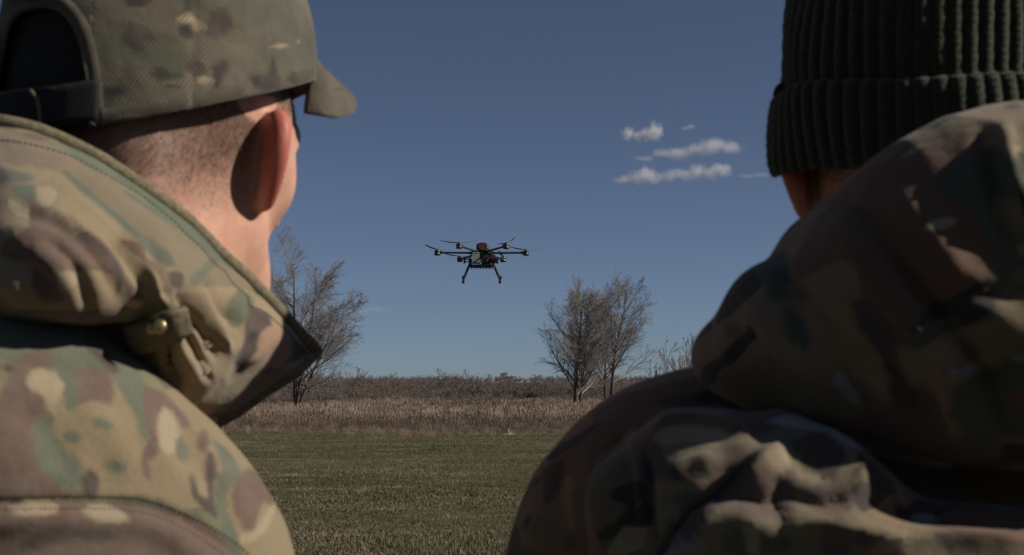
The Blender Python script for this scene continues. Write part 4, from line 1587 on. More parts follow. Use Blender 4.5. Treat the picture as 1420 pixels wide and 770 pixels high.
# make sure normals face outwards on the camera side
mid = NR // 2 * NC + NC // 3
if CVn[mid] @ (EYE - CV[mid]) < 0:
    CF = CF[:, ::-1]
CS = [([(5, 300), (60, 300), (110, 330), (150, 380), (170, 425)], 12, -0.004),
      ([(30, 290), (85, 300), (135, 345), (165, 400)], 11, 0.0035),
      ([(60, 330), (100, 360), (120, 410), (118, 440)], 11, -0.0045),
      ([(150, 330), (185, 370), (205, 415)], 9, -0.0045),
      ([(172, 320), (205, 365), (222, 410)], 8, 0.004),
      ([(195, 345), (225, 385), (240, 420)], 7, -0.004),
      ([(0, 350), (40, 370), (70, 410)], 13, -0.0045),
      ([(-20, 390), (20, 400), (40, 430)], 12, 0.0035),
      ([(90, 236), (125, 262), (170, 298), (205, 335), (225, 372)], 7, -0.0022),
      ([(20, 215), (90, 225), (160, 270), (230, 330), (300, 395), (350, 450)], 13, 0.0018),
      ([(248, 395), (262, 430), (285, 470), (300, 500)], 6, -0.0055),
      ([(262, 385), (280, 425), (305, 465), (322, 490)], 7, 0.0055),
      ([(285, 385), (300, 420), (325, 452)], 6, -0.005),
      ([(240, 440), (250, 480), (275, 525)], 7, 0.006),
      ([(258, 452), (272, 490), (292, 530)], 5, -0.005),
      ([(225, 455), (232, 495), (250, 540)], 7, -0.006),
      ([(310, 400), (335, 440), (365, 470)], 8, 0.003),
      ([(345, 400), (352, 440), (345, 490), (320, 530)], 8, -0.004),
      ([(400, 470), (370, 505), (330, 530), (290, 550)], 10, -0.003),
      ([(425, 492), (385, 520), (335, 550), (300, 572)], 9, 0.003)]
CV = strokes(CV, CF, CS, 1.0)
CV = rumple(CV, CF, 0.0016, ((22, 1.0), (50, 0.4)), 9)
me = mesh_from('collar', CV - LOCL, CF)
Z3 = lambda *p: [(x * 0.3377, y * 0.3377 + 160) for x, y in p]
OLV = (0.168, 0.132, 0.080)
cshapes = [
    (OLV, Z3((0, 80), (250, 150), (450, 280), (700, 450), (900, 600), (1050, 720), (900, 900), (700, 720), (560, 500), (380, 330), (200, 220), (0, 190))),
    ((0.17, 0.125, 0.085), Z3((-100, 90), (60, 80), (220, 130), (330, 200), (250, 230), (100, 200), (-100, 190))),
    (BRWN, Z3((120, 330), (230, 400), (300, 480), (320, 560), (260, 640), (160, 560), (120, 450))),
    (TANj, Z3((270, 330), (400, 420), (520, 540), (640, 640), (700, 740), (620, 770), (500, 640), (380, 520), (300, 420))),
    (TANj, Z3((-60, 560), (100, 600), (260, 640), (420, 640), (520, 720), (480, 790), (200, 800), (-60, 760))),
    (CRM, Z3((150, 290), (210, 290), (235, 330), (190, 378), (155, 350))),
    (CRM, Z3((215, 660), (280, 640), (320, 680), (270, 720), (220, 710))),
    ((0.078, 0.086, 0.060), Z3((255, 235), (275, 230), (360, 300), (480, 400), (600, 500), (690, 560), (720, 620), (650, 600), (560, 510), (440, 400), (330, 310))),
    ((0.085, 0.093, 0.064), Z3((-40, 200), (60, 225), (130, 250), (120, 270), (40, 280), (-40, 260))),
    (SAGE, Z3((780, 660), (820, 630), (880, 575), (915, 590), (860, 640), (820, 690), (790, 690))),
    (DRKB, Z3((690, 650), (720, 640), (755, 660), (740, 710), (705, 700))),
    (DRKB, Z3((300, 460), (370, 480), (450, 550), (510, 650), (480, 740), (470, 640), (400, 550), (330, 500))),
    (BRWN, Z3((140, 620), (200, 600), (240, 700), (260, 760), (180, 770), (130, 700))),
    ((0.25, 0.185, 0.11), [(250, 400), (330, 400), (385, 430), (445, 490), (400, 530), (300, 590), (230, 560), (220, 470)]),
    (DRKB, [(350, 425), (375, 440), (372, 470), (350, 495), (335, 520), (325, 500), (345, 465)]),
    (DRKB, [(405, 470), (425, 490), (400, 505), (380, 520), (360, 535), (365, 515), (395, 495)]),
    ((0.25, 0.185, 0.115), [(270, 480), (300, 500), (330, 545), (310, 560), (280, 530)]),
    ((0.10, 0.105, 0.065), [(330, 400), (352, 415), (345, 440), (322, 455), (312, 430)]),
    ((0.26, 0.155, 0.095), [(372, 452), (395, 462), (405, 490), (385, 512), (362, 500), (358, 470)]),
    (DRKB, [(345, 420), (362, 440), (352, 480), (335, 500), (340, 460)]),
    ((0.17, 0.13, 0.08), [(300, 540), (340, 525), (400, 512), (380, 540), (320, 570)]),
]
dye(me, CV, cshapes, 1.0)
co = add('collar', me, CAMO_COLLAR, pl_)
CN = vnormals(CV, CF).reshape(NR, NC, 3)
CG = CV.reshape(NR, NC, 3)
st2 = []
for rr_ in (8,):
    rowp = CG[rr_] + CN[rr_] * 0.0004
    cu = np.concatenate([[0], np.cumsum(np.linalg.norm(np.diff(rowp, axis=0), axis=1))])
    for s0 in np.arange(0.004, cu[-1] - 0.004, 0.0032):
        st2.append(np.stack([np.interp(s0 + np.array([0, 0.001, 0.002]), cu, rowp[:, i]) for i in range(3)], 1))
stitch_obj('stitching', st2, co, 0.0004, M_THREAD2)
md = co.modifiers.new('thickness', 'SOLIDIFY')
md.thickness = 0.006
md.offset = -1
edge = CV.reshape(NR, NC, 3)[0]
front = CV.reshape(NR, NC, 3)[:, 0]
pipe = np.concatenate([front[::-1][:-1:2], edge[::2]])
pipe = pipe + 0.0
mb = MB().tube(pipe - LOCL, 0.0046, 9)
add('piping', mb.mesh('piping', True), M_BIND, co)
# fastening tab with press studs under the rolled hood
tabc = [P(172, 452, .788), P(200, 445, .776), P(232, 432, .766), P(258, 426, .772)]
tabl = [P(186, 492, .802), P(214, 484, .792), P(244, 470, .780), P(268, 462, .788)]
ta, tb = catmull(tabc, 20), catmull(tabl, 20)
tv = np.concatenate([ta + (tb - ta) * k + np.array([0, -0.0022 * math.sin(k * math.pi), 0]) for k in np.linspace(0, 1, 9)])
tab = add('fastening_tab', mesh_from('fastening_tab', tv - LOCL, grid_faces(9, 20)), M_BIND, pl_)
md = tab.modifiers.new('thickness', 'SOLIDIFY')
md.thickness = 0.004
md.offset = 0
for (sx2, sy2, rr) in ((210, 455, 0.0034), (221, 453, 0.0042)):
    mb = MB()
    lathe(mb, (0, 0, 0), [(rr, 0), (rr, 0.001), (rr * 0.8, 0.002), (rr * 0.3, 0.0026)], 14, rot=np.array([[1, 0, 0], [0, 0, -1], [0, 1, 0]]))
    add('press_stud', mb.mesh('press_stud', True), M_BRASS, tab, loc=tuple(P(sx2, sy2, .7685 - (sx2 - 210) * 0.0003) - LOCL))


# ------------------------------------------------------------------ baseball cap
def cap_build():
    M = rotz(HC)
    H2W = lambda q: OL + np.array([0, 0, -0.001]) + np.asarray(q) @ M.T
    A, B, CY = 0.0945, 0.1130, -0.012
    ZT = 0.152
    zb = lambda y: 0.008 + (y + 0.115) * 0.335
    arch_w, arch_h, arch_c = R_(25), 0.056, math.pi - 0.02     # angle measured from the front, clockwise positive to the right

    def pt(phi, t, out=0.0):
        """phi 0 = front, + = right side; t 0 = hem, 1 = button"""
        sx, cy_ = np.sin(phi), np.cos(phi)
        yb = CY + B * cy_
        z0 = zb(yb)
        s = np.clip(t, 0, 1)
        rr = (1 - s ** 2.6) ** 0.62
        seam = np.abs(((phi / (math.pi / 3) + 0.0) % 1.0) - 0.5)
        groove = -0.0010 * np.exp(-((0.5 - seam) / 0.018) ** 2)
        o = out + groove * (s < 0.97)
        x = (A * rr + o) * sx
        y = CY + (B * rr + o) * cy_ - 0.012 * s * 0
        z = z0 + (ZT - z0) * (np.sin(s * math.pi / 2) ** 0.92) + out * s
        return np.stack([x, y, z], -1)
    phis = np.unique(np.concatenate([np.linspace(-math.pi, math.pi, 241), arch_c - arch_w + np.linspace(-0.02, 0.05, 16),
                                     -2 * math.pi + arch_c + arch_w + np.linspace(-0.05, 0.02, 16)]))
    phis = phis[(phis >= -math.pi) & (phis < math.pi)]
    dphi = np.abs((phis - arch_c + math.pi) % (2 * math.pi) - math.pi)
    lo = np.where(dphi < arch_w, np.sqrt(np.clip(1 - (dphi / arch_w) ** 2.6, 0, 1)), 0)
    tlo = lo * arch_h / 0.140 * 0.85
    NT = 80
    ts = np.linspace(0, 1, NT)
    G = np.stack([pt(phis, tlo + (1 - tlo) * k) for k in ts])        # NT x n x 3
    n = len(phis)
    V = G.reshape(-1, 3)
    F = grid_faces(NT, n, True)
    V = rumple(V, F, 0.0016, ((16, 1.0), (38, 0.5)), 14)
    me = mesh_from('crown', H2W(V) - np.array(cp.location), F)
    uv = me.uv_layers.new(name='UVMap')
    li = np.zeros(len(me.loops), np.int32)
    me.loops.foreach_get('vertex_index', li)
    uu = np.tile(phis * 0.098, NT)
    vv = np.repeat(ts * 0.17, n)
    uv.data.foreach_set('uv', np.stack([uu[li], vv[li]], 1).astype(np.float32).ravel())
    wv_ = H2W(V)
    Zk = lambda *p: [(x / 2.84, y / 2.84) for x, y in p]
    cdk, cbr, ccr, cgr = (0.026, 0.020, 0.018), (0.052, 0.036, 0.028), (0.27, 0.21, 0.13), (0.070, 0.070, 0.045)
    cs = [(cbr, Zk((500, 100), (560, 130), (620, 170), (560, 200), (490, 180))),
          (ccr, Zk((680, 80), (730, 62), (780, 85), (790, 125), (765, 135), (745, 100), (700, 92))),
          (cdk, Zk((700, 110), (730, 100), (755, 140), (730, 165), (705, 145))),
          (cdk, Zk((585, 290), (640, 262), (690, 280), (710, 310), (650, 318), (600, 312))),
          (ccr, Zk((765, 310), (800, 300), (828, 325), (800, 338), (770, 328))),
          (cdk, Zk((820, 260), (880, 245), (890, 275), (860, 320), (855, 360), (830, 360), (835, 300))),
          (cdk, Zk((960, 300), (1040, 285), (1060, 230), (1080, 300), (1090, 340), (1050, 362), (1000, 350))),
          (ccr, Zk((1040, 185), (1090, 175), (1125, 182), (1090, 195))),
          (cdk, Zk((480, -10), (540, -5), (600, 5), (560, 32), (500, 30))),
          (cdk, Zk((710, -10), (750, 0), (755, 45), (720, 50))),
          (cbr, Zk((820, 60), (880, 40), (900, 100), (850, 160), (800, 130))),
          (cdk, Zk((410, 350), (470, 345), (500, 365), (470, 390), (420, 400))),
          (cgr, Zk((560, 180), (660, 160), (740, 220), (700, 300), (620, 260)))]
    dye(me, wv_, cs, 1.0, 2.0)
    cr = add('crown', me, CAMO_CAP, cp)
    md = cr.modifiers.new('thickness', 'SOLIDIFY')
    md.thickness = 0.003
    md.offset = -1
    # dark inner dome closing the opening: inside shade given as colour
    G2 = np.stack([pt(phis, 0.02 + 0.97 * k, -0.006) for k in ts])
    add('inside_shade', mesh_from('inside_shade', H2W(G2.reshape(-1, 3)) - np.array(cp.location), F), M_CAP_SHADE, cp)
    # hem tape: follows the edge including the arch
    bands = []
    for off, up in ((0.0004, 0.000), (0.0022, 0.0012), (0.0026, 0.005), (0.0022, 0.0088), (0.0003, 0.0098)):
        e = pt(phis, tlo, off)
        e2 = pt(phis, np.clip(tlo + 0.04, 0, 1), off)
        ctr = np.where((dphi < arch_w * 1.02)[:, None], 0, 1)
        # direction away from the opening: up on the hem, radially round the arch
        dd = e2 - e
        dd /= np.linalg.norm(dd, axis=1)[:, None]
        tg = np.gradient(e, axis=0)
        tg /= np.linalg.norm(tg, axis=1)[:, None]
        nn = np.cross(tg, np.stack([np.sin(phis), np.cos(phis), 0 * phis], 1))
        nn /= np.linalg.norm(nn, axis=1)[:, None]
        nn = np.where((np.einsum('ij,ij->i', nn, dd) < 0)[:, None], -nn, nn)
        bands.append(e + nn * up)
    BG = np.stack(bands)
    add('hem_tape', mesh_from('hem_tape', H2W(BG.reshape(-1, 3)) - np.array(cp.location), grid_faces(5, n, True)), CAMO_CAP, cp)
    # stitches above the hem
    ph = np.arange(-math.pi + 0.5, math.pi - 0.5, 0.034)
    mb = MB()
    for a in ph:
        e = [pt(np.array([a + s]), np.array([0.072]), 0.0006)[0] for s in (0, 0.010, 0.020)]
        mb.tube(H2W(np.array(e)) - np.array(cp.location), 0.0007, 5)
    so = add('stitching', mb.mesh('stitching'), M_THREAD, cp)
    so['kind'] = 'stuff'
    # peak
    s = np.linspace(-1, 1, 41)
    q = np.linspace(0, 1, 18)
    PV = []
    for k in q:
        ph_ = s * R_(50)
        base = pt(ph_, np.full_like(ph_, 0.095), 0.0005)
        ext = 0.066 * (1 - np.abs(s) ** 7) ** 0.5
        fwd = np.stack([-0.04 * s, np.full_like(s, 0.97), 0.10 - 0.10 * s ** 2], 1)
        drop = -0.028 * np.abs(s) ** 1.6 * k
        w_ = base + fwd * (ext * k)[:, None] + np.stack([-0.006 * s * k, 0 * s, drop - 0.010 * k * k], 1)
        PV.append(w_)
    PV = np.concatenate(PV)
    me = mesh_from('peak', H2W(PV) - np.array(cp.location), grid_faces(len(q), len(s)))
    uv = me.uv_layers.new(name='UVMap')
    pk = add('peak', me, CAMO_CAP, cp)
    md = pk.modifiers.new('thickness', 'SOLIDIFY')
    md.thickness = 0.0045
    md.offset = 0
    # strap across the opening with a light edge and a loose end
    ph1 = np.linspace(arch_c - arch_w * 1.15, arch_c + arch_w * 1.15, 30)
    SV = np.stack([pt(ph1, np.full_like(ph1, 0.015 + 0.012 * (k > 2)), 0.001) * 1.0 + np.array([0, 0, 0.0215 * k / 5 - 0.002]) for k in range(6)])
    st = add('strap', mesh_from('strap', H2W(SV.reshape(-1, 3)) - np.array(cp.location), grid_faces(6, 30)), M_STRAP, cp)
    md = st.modifiers.new('thickness', 'SOLIDIFY')
    md.thickness = 0.0025
    top = SV[5] + np.array([0, -0.0012, 0])
    endc = catmull([top[13] + np.array([0, -.001, 0.0]), top[12] + np.array([0.001, -.002, -0.004]), SV[3][11] + np.array([0, -.002, 0]), SV[0][10] + np.array([0, -.002, -0.003])], 12)
    add('strap_edge', MB().tube(H2W(top[12:]) - np.array(cp.location), 0.0011, 7).tube(H2W(endc) - np.array(cp.location), 0.0014, 7).mesh('strap_edge', True), M_BIND, st)
    mb = MB()
    lathe(mb, tuple(H2W(np.array([0, CY, ZT - 0.002])) - np.array(cp.location)), [(0.008, 0), (0.008, 0.003), (0.005, 0.006), (0.001, 0.007)], 14)
    add('button', mb.mesh('button', True), CAMO_CAP, cp)


cp = empty('baseball_cap', tuple(OL + np.array([0, 0, 0.02])))
tag(cp, 'camouflage baseball cap with arched back opening on the cropped head', 'cap')
cap_build()

# ------------------------------------------------------------------ person in the knitted hat (back to us, in shade)
ORR = np.array([0.264, 0.925, 1.640])
HR = R_(-3)
pr_root = empty('person', (0.275, 0.95, 0.0))
tag(pr_root, 'person in camouflage jacket with lowered hood and knitted hat, back turned', 'person', 'people watching the drone')
LOCR = np.array(pr_root.location)
SRl = P(982, 800, .815)
SRr = np.array([0.455, 0.905, SRl[2]])


def torso_skin_r(p):
    d = cap(p, (0.27, 0.945, 1.47), (0.275, 0.955, 1.0), 0.07, 0.10)
    return smin(d, cap(p, (0.13, 0.88, 1.41), (0.42, 0.92, 1.41), 0.04, 0.04), 0.05)


handsR = [hand_fn((0.075, 0.86, 0.85), (0.02, 0.08, -1), (1, 0, 0.0), -1),
          hand_fn((0.475, 0.94, 0.85), (-0.02, 0.08, -1), (-1, 0, 0.0), 1)]
make_body(pr_root, ORR, HR, (0.03, 0.75, 0.95), (0.53, 1.15, 1.8), torso_skin_r, handsR, (0.0, -0.035, -0.17), hairline_l, 0.5)


def jacket_r(p):
    d = ell(p, (0.278, 0.955, 1.19), (0.235, 0.165, 0.37))
    d = smin(d, cap(p, (0.278, 0.955, 1.25), (0.278, 0.955, 0.88), 0.165, 0.16), 0.06)
    d = smin(d, cap(p, (0.25, 0.93, 1.45), SRl + np.array([0.02, 0.01, 0.02]), 0.060, 0.075), 0.06)
    d = smin(d, cap(p, (0.30, 0.94, 1.45), SRr + np.array([-0.02, 0.01, 0.02]), 0.060, 0.075), 0.06)
    d = smin(d, ell(p, (0.285, 0.875, 1.39), (0.17, 0.10, 0.12)), 0.05)
    # cloth bunched up over the shoulder blade
    for c_, r_ in ((P(965, 680, .690), (0.044, 0.055, 0.034)), (P(1095, 690, .684), (0.046, 0.058, 0.030)), (P(1030, 765, .685), (0.070, 0.060, 0.042)), (P(1280, 785, .69), (0.110, 0.055, 0.030))):
        d = smin(d, ell(p, c_, r_), 0.028)
    for S, el, wr in ((SRl, (0.055, 0.82, 1.09), (0.075, 0.855, 0.865)), (SRr, (0.50, 0.91, 1.09), (0.475, 0.935, 0.865))):
        a = ell(p, S, (0.114, 0.105, 0.118))
        a = smin(a, chain(p, [S + np.array([0, 0, -0.04]), el, wr], [0.095, 0.083, 0.058], 0.02), 0.04)
        d = smin(d, a, 0.035)
    return smax(d, 0.86 - p[2] + 0 * p[0], 0.02)


V, F = surface_nets(jacket_r, axis_fine([(-0.08, -0.03, 0.007), (-0.03, 0.42, 0.0030), (0.42, 0.66, 0.008)]),
                    axis_fine([(0.57, 0.86, 0.0032), (0.86, 1.16, 0.009)]), axis_fine([(0.83, 1.36, 0.009), (1.36, 1.53, 0.0030)]))
V = relax(V, F, 3)
V = rumple(V, F, 0.0045, ((6, 1.0), (15, 0.45)), 23, (1, 1, 1.4))
JR = [([(898, 606), (945, 592), (1000, 600), (1050, 628)], 17, 0.0080, 'c'),
      ([(888, 610), (897, 680), (902, 780)], 11, -0.0080),
      ([(1048, 640), (1005, 668), (960, 705), (922, 750), (898, 800)], 9, -0.0120, 'c'),
      ([(1030, 668), (1062, 640), (1090, 632)], 15, 0.0075, 'c'),
      ([(925, 668), (955, 648), (1000, 640)], 13, 0.0055, 'c'),
      ([(915, 700), (940, 690), (962, 690)], 9, -0.0050, 'c'),
      ([(935, 775), (980, 735), (1030, 722), (1075, 740)], 15, 0.0085, 'c'),
      ([(985, 700), (1030, 692), (1070, 705)], 11, -0.0070, 'c'),
      ([(1075, 742), (1120, 722), (1170, 728), (1250, 745), (1350, 755), (1460, 764)], 17, 0.0085, 'c'),
      ([(1060, 690), (1100, 690), (1140, 700), (1180, 692)], 10, -0.0060, 'c'),
      ([(1098, 632), (1140, 622), (1182, 645), (1180, 690)], 13, 0.0075, 'c'),
      ([(1100, 655), (1130, 652), (1155, 668)], 8, -0.0050, 'c'),
      ([(1085, 660), (1075, 690), (1085, 720)], 9, -0.0060, 'c'),
      ([(1060, 780), (1110, 758), (1180, 765), (1260, 785)], 12, -0.0060, 'c'),
      ([(1185, 690), (1250, 706), (1350, 716), (1480, 720)], 14, -0.0075),
      ([(1040, 590), (1090, 580), (1170, 586), (1250, 612), (1320, 640)], 14, 0.0070),
      ([(1060, 572), (1130, 565), (1220, 580), (1320, 615), (1420, 640)], 10, -0.0060),
      ([(780, 640), (770, 700), (800, 780)], 20, -0.0060, 'c'),
      ([(820, 620), (830, 700), (850, 780)], 22, 0.0050, 'c'),
      ([(860, 600), (870, 690), (880, 780)], 14, -0.0060, 'c'),
      ([(740, 700), (745, 760), (770, 820)], 14, 0.0040)]
V = strokes(V, F, JR, 0.95)
bz = proj(V)
bm = np.exp(-((bz[:, 0] - 1050) / 170) ** 2 - ((bz[:, 1] - 700) / 110) ** 2) * (bz[:, 2] < 0.8)
Vr = rumple(V, F, 0.0034, ((24, 1.0), (60, 0.5)), 77, (0.7, 1, 1.4))
V = V + (Vr - V) * bm[:, None]
me = mesh_from('jacket', V - LOCR, F)
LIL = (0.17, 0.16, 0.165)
PTAN, PCRM, PBRN = (0.155, 0.122, 0.072), (0.26, 0.205, 0.13), (0.100, 0.068, 0.052)  # pale dye paints fold highlights; thin dark shapes shade the creases
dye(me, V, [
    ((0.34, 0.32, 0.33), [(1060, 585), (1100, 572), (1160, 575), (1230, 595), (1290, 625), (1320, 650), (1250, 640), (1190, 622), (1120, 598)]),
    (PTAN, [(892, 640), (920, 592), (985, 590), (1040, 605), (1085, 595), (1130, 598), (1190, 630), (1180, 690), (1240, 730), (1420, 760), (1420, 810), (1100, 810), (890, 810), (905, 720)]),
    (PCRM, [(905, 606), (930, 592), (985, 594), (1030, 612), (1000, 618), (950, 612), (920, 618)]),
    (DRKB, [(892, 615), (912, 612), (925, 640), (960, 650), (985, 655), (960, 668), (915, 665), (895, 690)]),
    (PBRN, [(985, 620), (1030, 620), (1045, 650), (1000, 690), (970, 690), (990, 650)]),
    (DRKB, [(1030, 640), (1048, 642), (1010, 690), (960, 735), (925, 780), (905, 790), (930, 735), (985, 685)]),  # dark line along the crease, shade painted on the cloth
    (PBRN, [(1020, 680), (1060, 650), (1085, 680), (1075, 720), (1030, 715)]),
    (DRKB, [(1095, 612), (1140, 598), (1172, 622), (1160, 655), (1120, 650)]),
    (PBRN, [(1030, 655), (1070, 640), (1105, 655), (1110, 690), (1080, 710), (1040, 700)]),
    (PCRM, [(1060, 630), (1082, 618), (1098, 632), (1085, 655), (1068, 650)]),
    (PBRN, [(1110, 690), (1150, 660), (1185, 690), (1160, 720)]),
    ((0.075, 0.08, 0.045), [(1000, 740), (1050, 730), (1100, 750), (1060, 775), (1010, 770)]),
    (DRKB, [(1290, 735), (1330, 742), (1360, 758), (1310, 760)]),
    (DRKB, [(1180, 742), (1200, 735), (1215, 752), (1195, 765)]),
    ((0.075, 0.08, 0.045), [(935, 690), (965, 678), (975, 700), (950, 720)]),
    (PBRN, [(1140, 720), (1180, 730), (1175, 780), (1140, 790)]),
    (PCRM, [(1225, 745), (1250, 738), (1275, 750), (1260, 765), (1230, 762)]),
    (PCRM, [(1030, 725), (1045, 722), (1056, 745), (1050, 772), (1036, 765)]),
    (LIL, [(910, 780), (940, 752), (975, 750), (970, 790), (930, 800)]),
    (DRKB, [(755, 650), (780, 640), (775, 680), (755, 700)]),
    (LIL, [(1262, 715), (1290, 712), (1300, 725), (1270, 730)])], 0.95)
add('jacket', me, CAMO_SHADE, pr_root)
legs(pr_root, 0.278, 0.955, R_(2), CAMO_TROUSER)


def hood_fn(p):
    d = ell(p, P(1425, 430, .705), (0.118, 0.075, 0.078))
    d = smin(d, ell(p, P(1460, 292, .715), (0.092, 0.072, 0.053)), 0.03)
    d = smin(d, ell(p, P(1120, 490, .735), (0.055, 0.065, 0.034)), 0.03)
    d = smin(d, ell(p, P(1235, 365, .750), (0.036, 0.065, 0.042), rotz(0.3)), 0.03)
    d = smin(d, ell(p, P(1780, 420, .735), (0.07, 0.075, 0.07)), 0.03)
    d = smin(d, ell(p, P(1066, 424, .740), (0.0200, 0.045, 0.0200)), 0.014)
    d = smin(d, ell(p, P(1142, 352, .750), (0.0190, 0.045, 0.0190)), 0.014)
    d = smin(d, ell(p, P(998, 494, .735), (0.0130, 0.035, 0.0140)), 0.010)
    # the sides of the hood run forward round the neck
    d = smin(d, chain(p, [P(1165, 440, .76), (0.175, 0.93, 1.510), (0.20, 1.03, 1.49)], [0.034, 0.030, 0.026], 0.02), 0.03)
    d = smin(d, chain(p, [P(1760, 400, .78), (0.375, 0.95, 1.53), (0.335, 1.04, 1.50)], [0.045, 0.036, 0.028], 0.02), 0.03)
    return d


V, F = surface_nets(hood_fn, np.arange(0.06, 0.50, 0.0036), np.arange(0.58, 1.10, 0.0040), np.arange(1.40, 1.68, 0.0036))
V = relax(V, F, 2)
V = rumple(V, F, 0.0035, ((9, 1.0), (20, 0.5)), 31)
HS = [([(1178, 270), (1225, 330), (1275, 400), (1330, 470), (1380, 560), (1400, 640)], 15, -0.009),
      ([(1150, 300), (1200, 370), (1260, 450), (1310, 530), (1330, 620)], 26, 0.006),
      ([(1240, 260), (1300, 340), (1360, 420), (1430, 480)], 26, 0.006),
      ([(1090, 350), (1100, 420), (1130, 480), (1180, 540), (1220, 600)], 16, -0.006),
      ([(1040, 410), (1060, 460), (1100, 520), (1150, 570)], 18, 0.005),
      ([(1320, 400), (1380, 410), (1440, 390)], 12, -0.006),
      ([(1360, 180), (1375, 250), (1400, 330), (1440, 380)], 12, -0.008),
      ([(1390, 170), (1405, 240), (1425, 300)], 10, 0.006),
      ([(1300, 540), (1360, 530), (1430, 500)], 16, -0.006),
      ([(985, 440), (975, 480), (1000, 500)], 12, -0.005),
      ([(1075, 365), (1110, 400), (1160, 470), (1190, 520)], 9, -0.006, 'c'),
      ([(1000, 445), (1050, 470), (1090, 520)], 8, -0.005, 'c'),
      ([(1200, 300), (1250, 350), (1310, 400)], 9, 0.005, 'c'),
      ([(1180, 480), (1240, 520), (1300, 590)], 9, -0.005, 'c'),
      ([(1240, 440), (1300, 470), (1350, 540)], 9, 0.005, 'c')]
V = strokes(V, F, HS, 0.85)
me = mesh_from('hood', V - LOCR, F)
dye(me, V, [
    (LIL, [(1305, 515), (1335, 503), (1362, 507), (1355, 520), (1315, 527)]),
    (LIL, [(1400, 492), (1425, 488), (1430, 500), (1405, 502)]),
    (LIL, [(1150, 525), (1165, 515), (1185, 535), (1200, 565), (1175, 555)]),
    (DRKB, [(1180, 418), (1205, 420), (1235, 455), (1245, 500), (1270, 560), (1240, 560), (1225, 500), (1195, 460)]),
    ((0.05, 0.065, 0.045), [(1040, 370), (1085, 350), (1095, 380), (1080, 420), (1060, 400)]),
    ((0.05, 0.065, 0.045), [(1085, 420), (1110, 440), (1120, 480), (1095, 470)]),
    (TANj, [(1380, 175), (1410, 170), (1430, 200), (1400, 215)]),  # this and the next two: spots of sun painted as dye
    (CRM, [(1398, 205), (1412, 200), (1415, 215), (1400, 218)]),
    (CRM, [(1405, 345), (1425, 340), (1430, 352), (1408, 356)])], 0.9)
add('hood', me, CAMO_HOOD, pr_root)


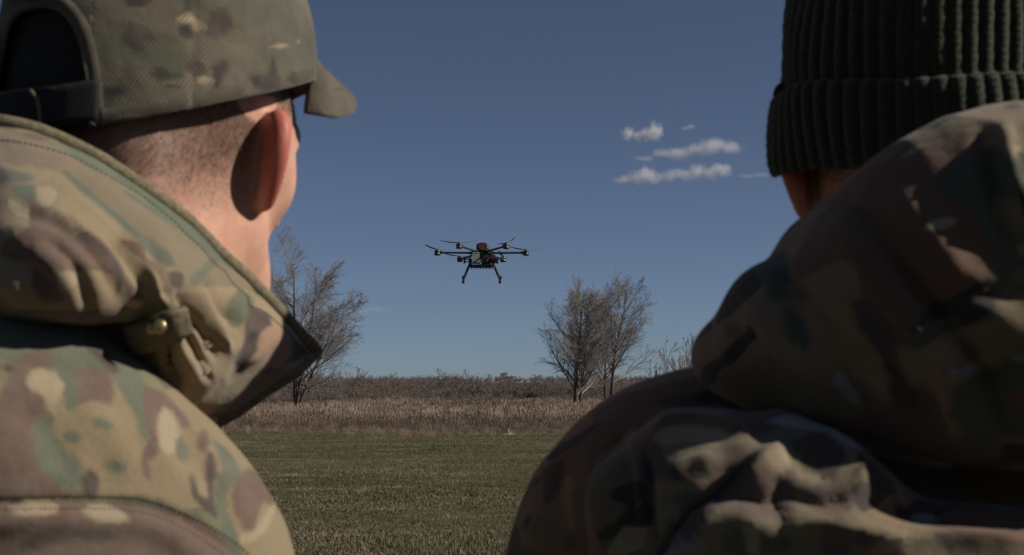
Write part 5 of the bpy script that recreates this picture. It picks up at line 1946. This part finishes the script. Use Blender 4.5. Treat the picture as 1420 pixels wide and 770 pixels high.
# ------------------------------------------------------------------ knitted hat
def hat_build():
    M = rotz(HR)
    n = 58 * 12
    ph = np.arange(n) * 2 * math.pi / n
    # profile: (radius factor, z, rib depth); from inside the cuff, round its lower fold, up, over the fold and up the crown
    prof = [(0.955, 0.045, .2), (0.965, 0.010, .3), (0.985, -0.004, .5), (1.02, -0.008, .8), (1.045, 0.000, 1), (1.052, 0.012, 1), (1.054, 0.024, 1), (1.050, 0.035, 1),
            (1.038, 0.043, 1), (1.010, 0.0465, .7), (0.982, 0.042, .5), (0.972, 0.047, .9), (0.980, 0.062, 1), (0.975, 0.085, 1), (0.948, 0.104, 1), (0.89, 0.124, 1), (0.79, 0.142, 1),
            (0.65, 0.162, 1), (0.47, 0.176, 1), (0.27, 0.184, .8), (0.08, 0.188, .4)]
    pr = catmull(np.array(prof), 110)
    rib = np.abs(np.sin(ph * 29)) ** 0.7
    G = []
    for i, (r, z, k) in enumerate(pr):
        tw = 0.012 * math.sin(z * 40)
        d = (rib - 0.6) * 0.0036 * k * min(1.0, r + 0.15)
        wob = 0.0016 * np.sin(ph * 3 + z * 30) + 0.0010 * np.sin(ph * 7 - z * 55)
        st = 0.0003 * k * np.sin(i * 2.1)
        rx, ry = 0.0920 * r + d + wob + st, 0.1100 * r + d + wob + st
        zz = z + 0.0012 * np.sin(ph * 29 * 2) * k * 0.4 + 0.014 * np.cos(ph) + 0.0015 * np.sin(ph * 5)
        G.append(np.stack([rx * np.sin(ph + tw), -0.010 + ry * np.cos(ph + tw), zz + 0.0], 1))
    G = np.stack(G)
    V = (ORR + np.array([0.004, 0, 0.008]) + G.reshape(-1, 3) @ M.T)
    me = mesh_from('knit', V - np.array(kh.location), grid_faces(len(pr), n, True)[:, ::-1])
    ko = add('knit', me, KNIT, kh)
    # stray wool fibres
    r = np.random.default_rng(3)
    N = vnormals(V, grid_faces(len(pr), n, True)[:, ::-1])
    pk = r.choice(len(V), 16000)
    dv = N[pk] + r.normal(0, 0.7, (len(pk), 3))
    dv /= np.linalg.norm(dv, axis=1)[:, None]
    sd = np.cross(dv, r.normal(0, 1, (len(pk), 3)))
    sd /= np.linalg.norm(sd, axis=1)[:, None]
    ln = r.uniform(0.001, 0.004, len(pk))[:, None]
    VV = np.stack([V[pk] - sd * 0.00008, V[pk] + sd * 0.00008, V[pk] + dv * ln], 1).reshape(-1, 3)
    fo = add('fuzz', mesh_from('fuzz', VV - np.array(kh.location), np.arange(len(VV)).reshape(-1, 3), False), KNIT, kh)
    fo['kind'] = 'stuff'
    # little woven tab sewn into the fold at the side
    c = ORR + M @ np.array([-0.0885, -0.016, 0.053])
    mb = MB().tube(catmull([c + np.array([0.006, 0, -0.016]), c + np.array([-0.0015, 0, -0.010]), c + np.array([-0.001, 0, 0.001]), c + np.array([0.006, 0, 0.006])], 12) - np.array(kh.location), 0.0032, 8)
    add('woven_tab', mb.mesh('woven_tab', True), M_STRAP, kh)


kh = empty('knitted_hat', tuple(ORR + np.array([0, 0, -0.01])))
tag(kh, 'dark olive ribbed knitted hat with turned-up cuff', 'hat')
hat_build()


# ------------------------------------------------------------------ a third onlooker just beyond the right edge, whose shade falls on the hooded jacket
def copy_thing(src, loc, rz, sc):
    r = src.copy()
    COL.objects.link(r)
    r.location = loc
    r.rotation_euler = (0, 0, rz)
    r.scale = (sc, sc, sc)
    for ch in src.children:
        c = ch.copy()
        COL.objects.link(c)
        c.parent = r
    return r


P3 = np.array([0.87, 0.74, 0.0])
p3 = copy_thing(pr_root, tuple(P3), 0.25, 1.06)
tag(p3, 'tall person in camouflage jacket standing just beyond the right edge', 'person', 'people watching the drone')
k3 = copy_thing(kh, tuple(P3 + rotz(0.25) @ ((np.array(kh.location) - LOCR) * 1.06)), 0.25, 1.06)
tag(k3, 'dark knitted hat of the tall person beyond the right edge', 'hat')
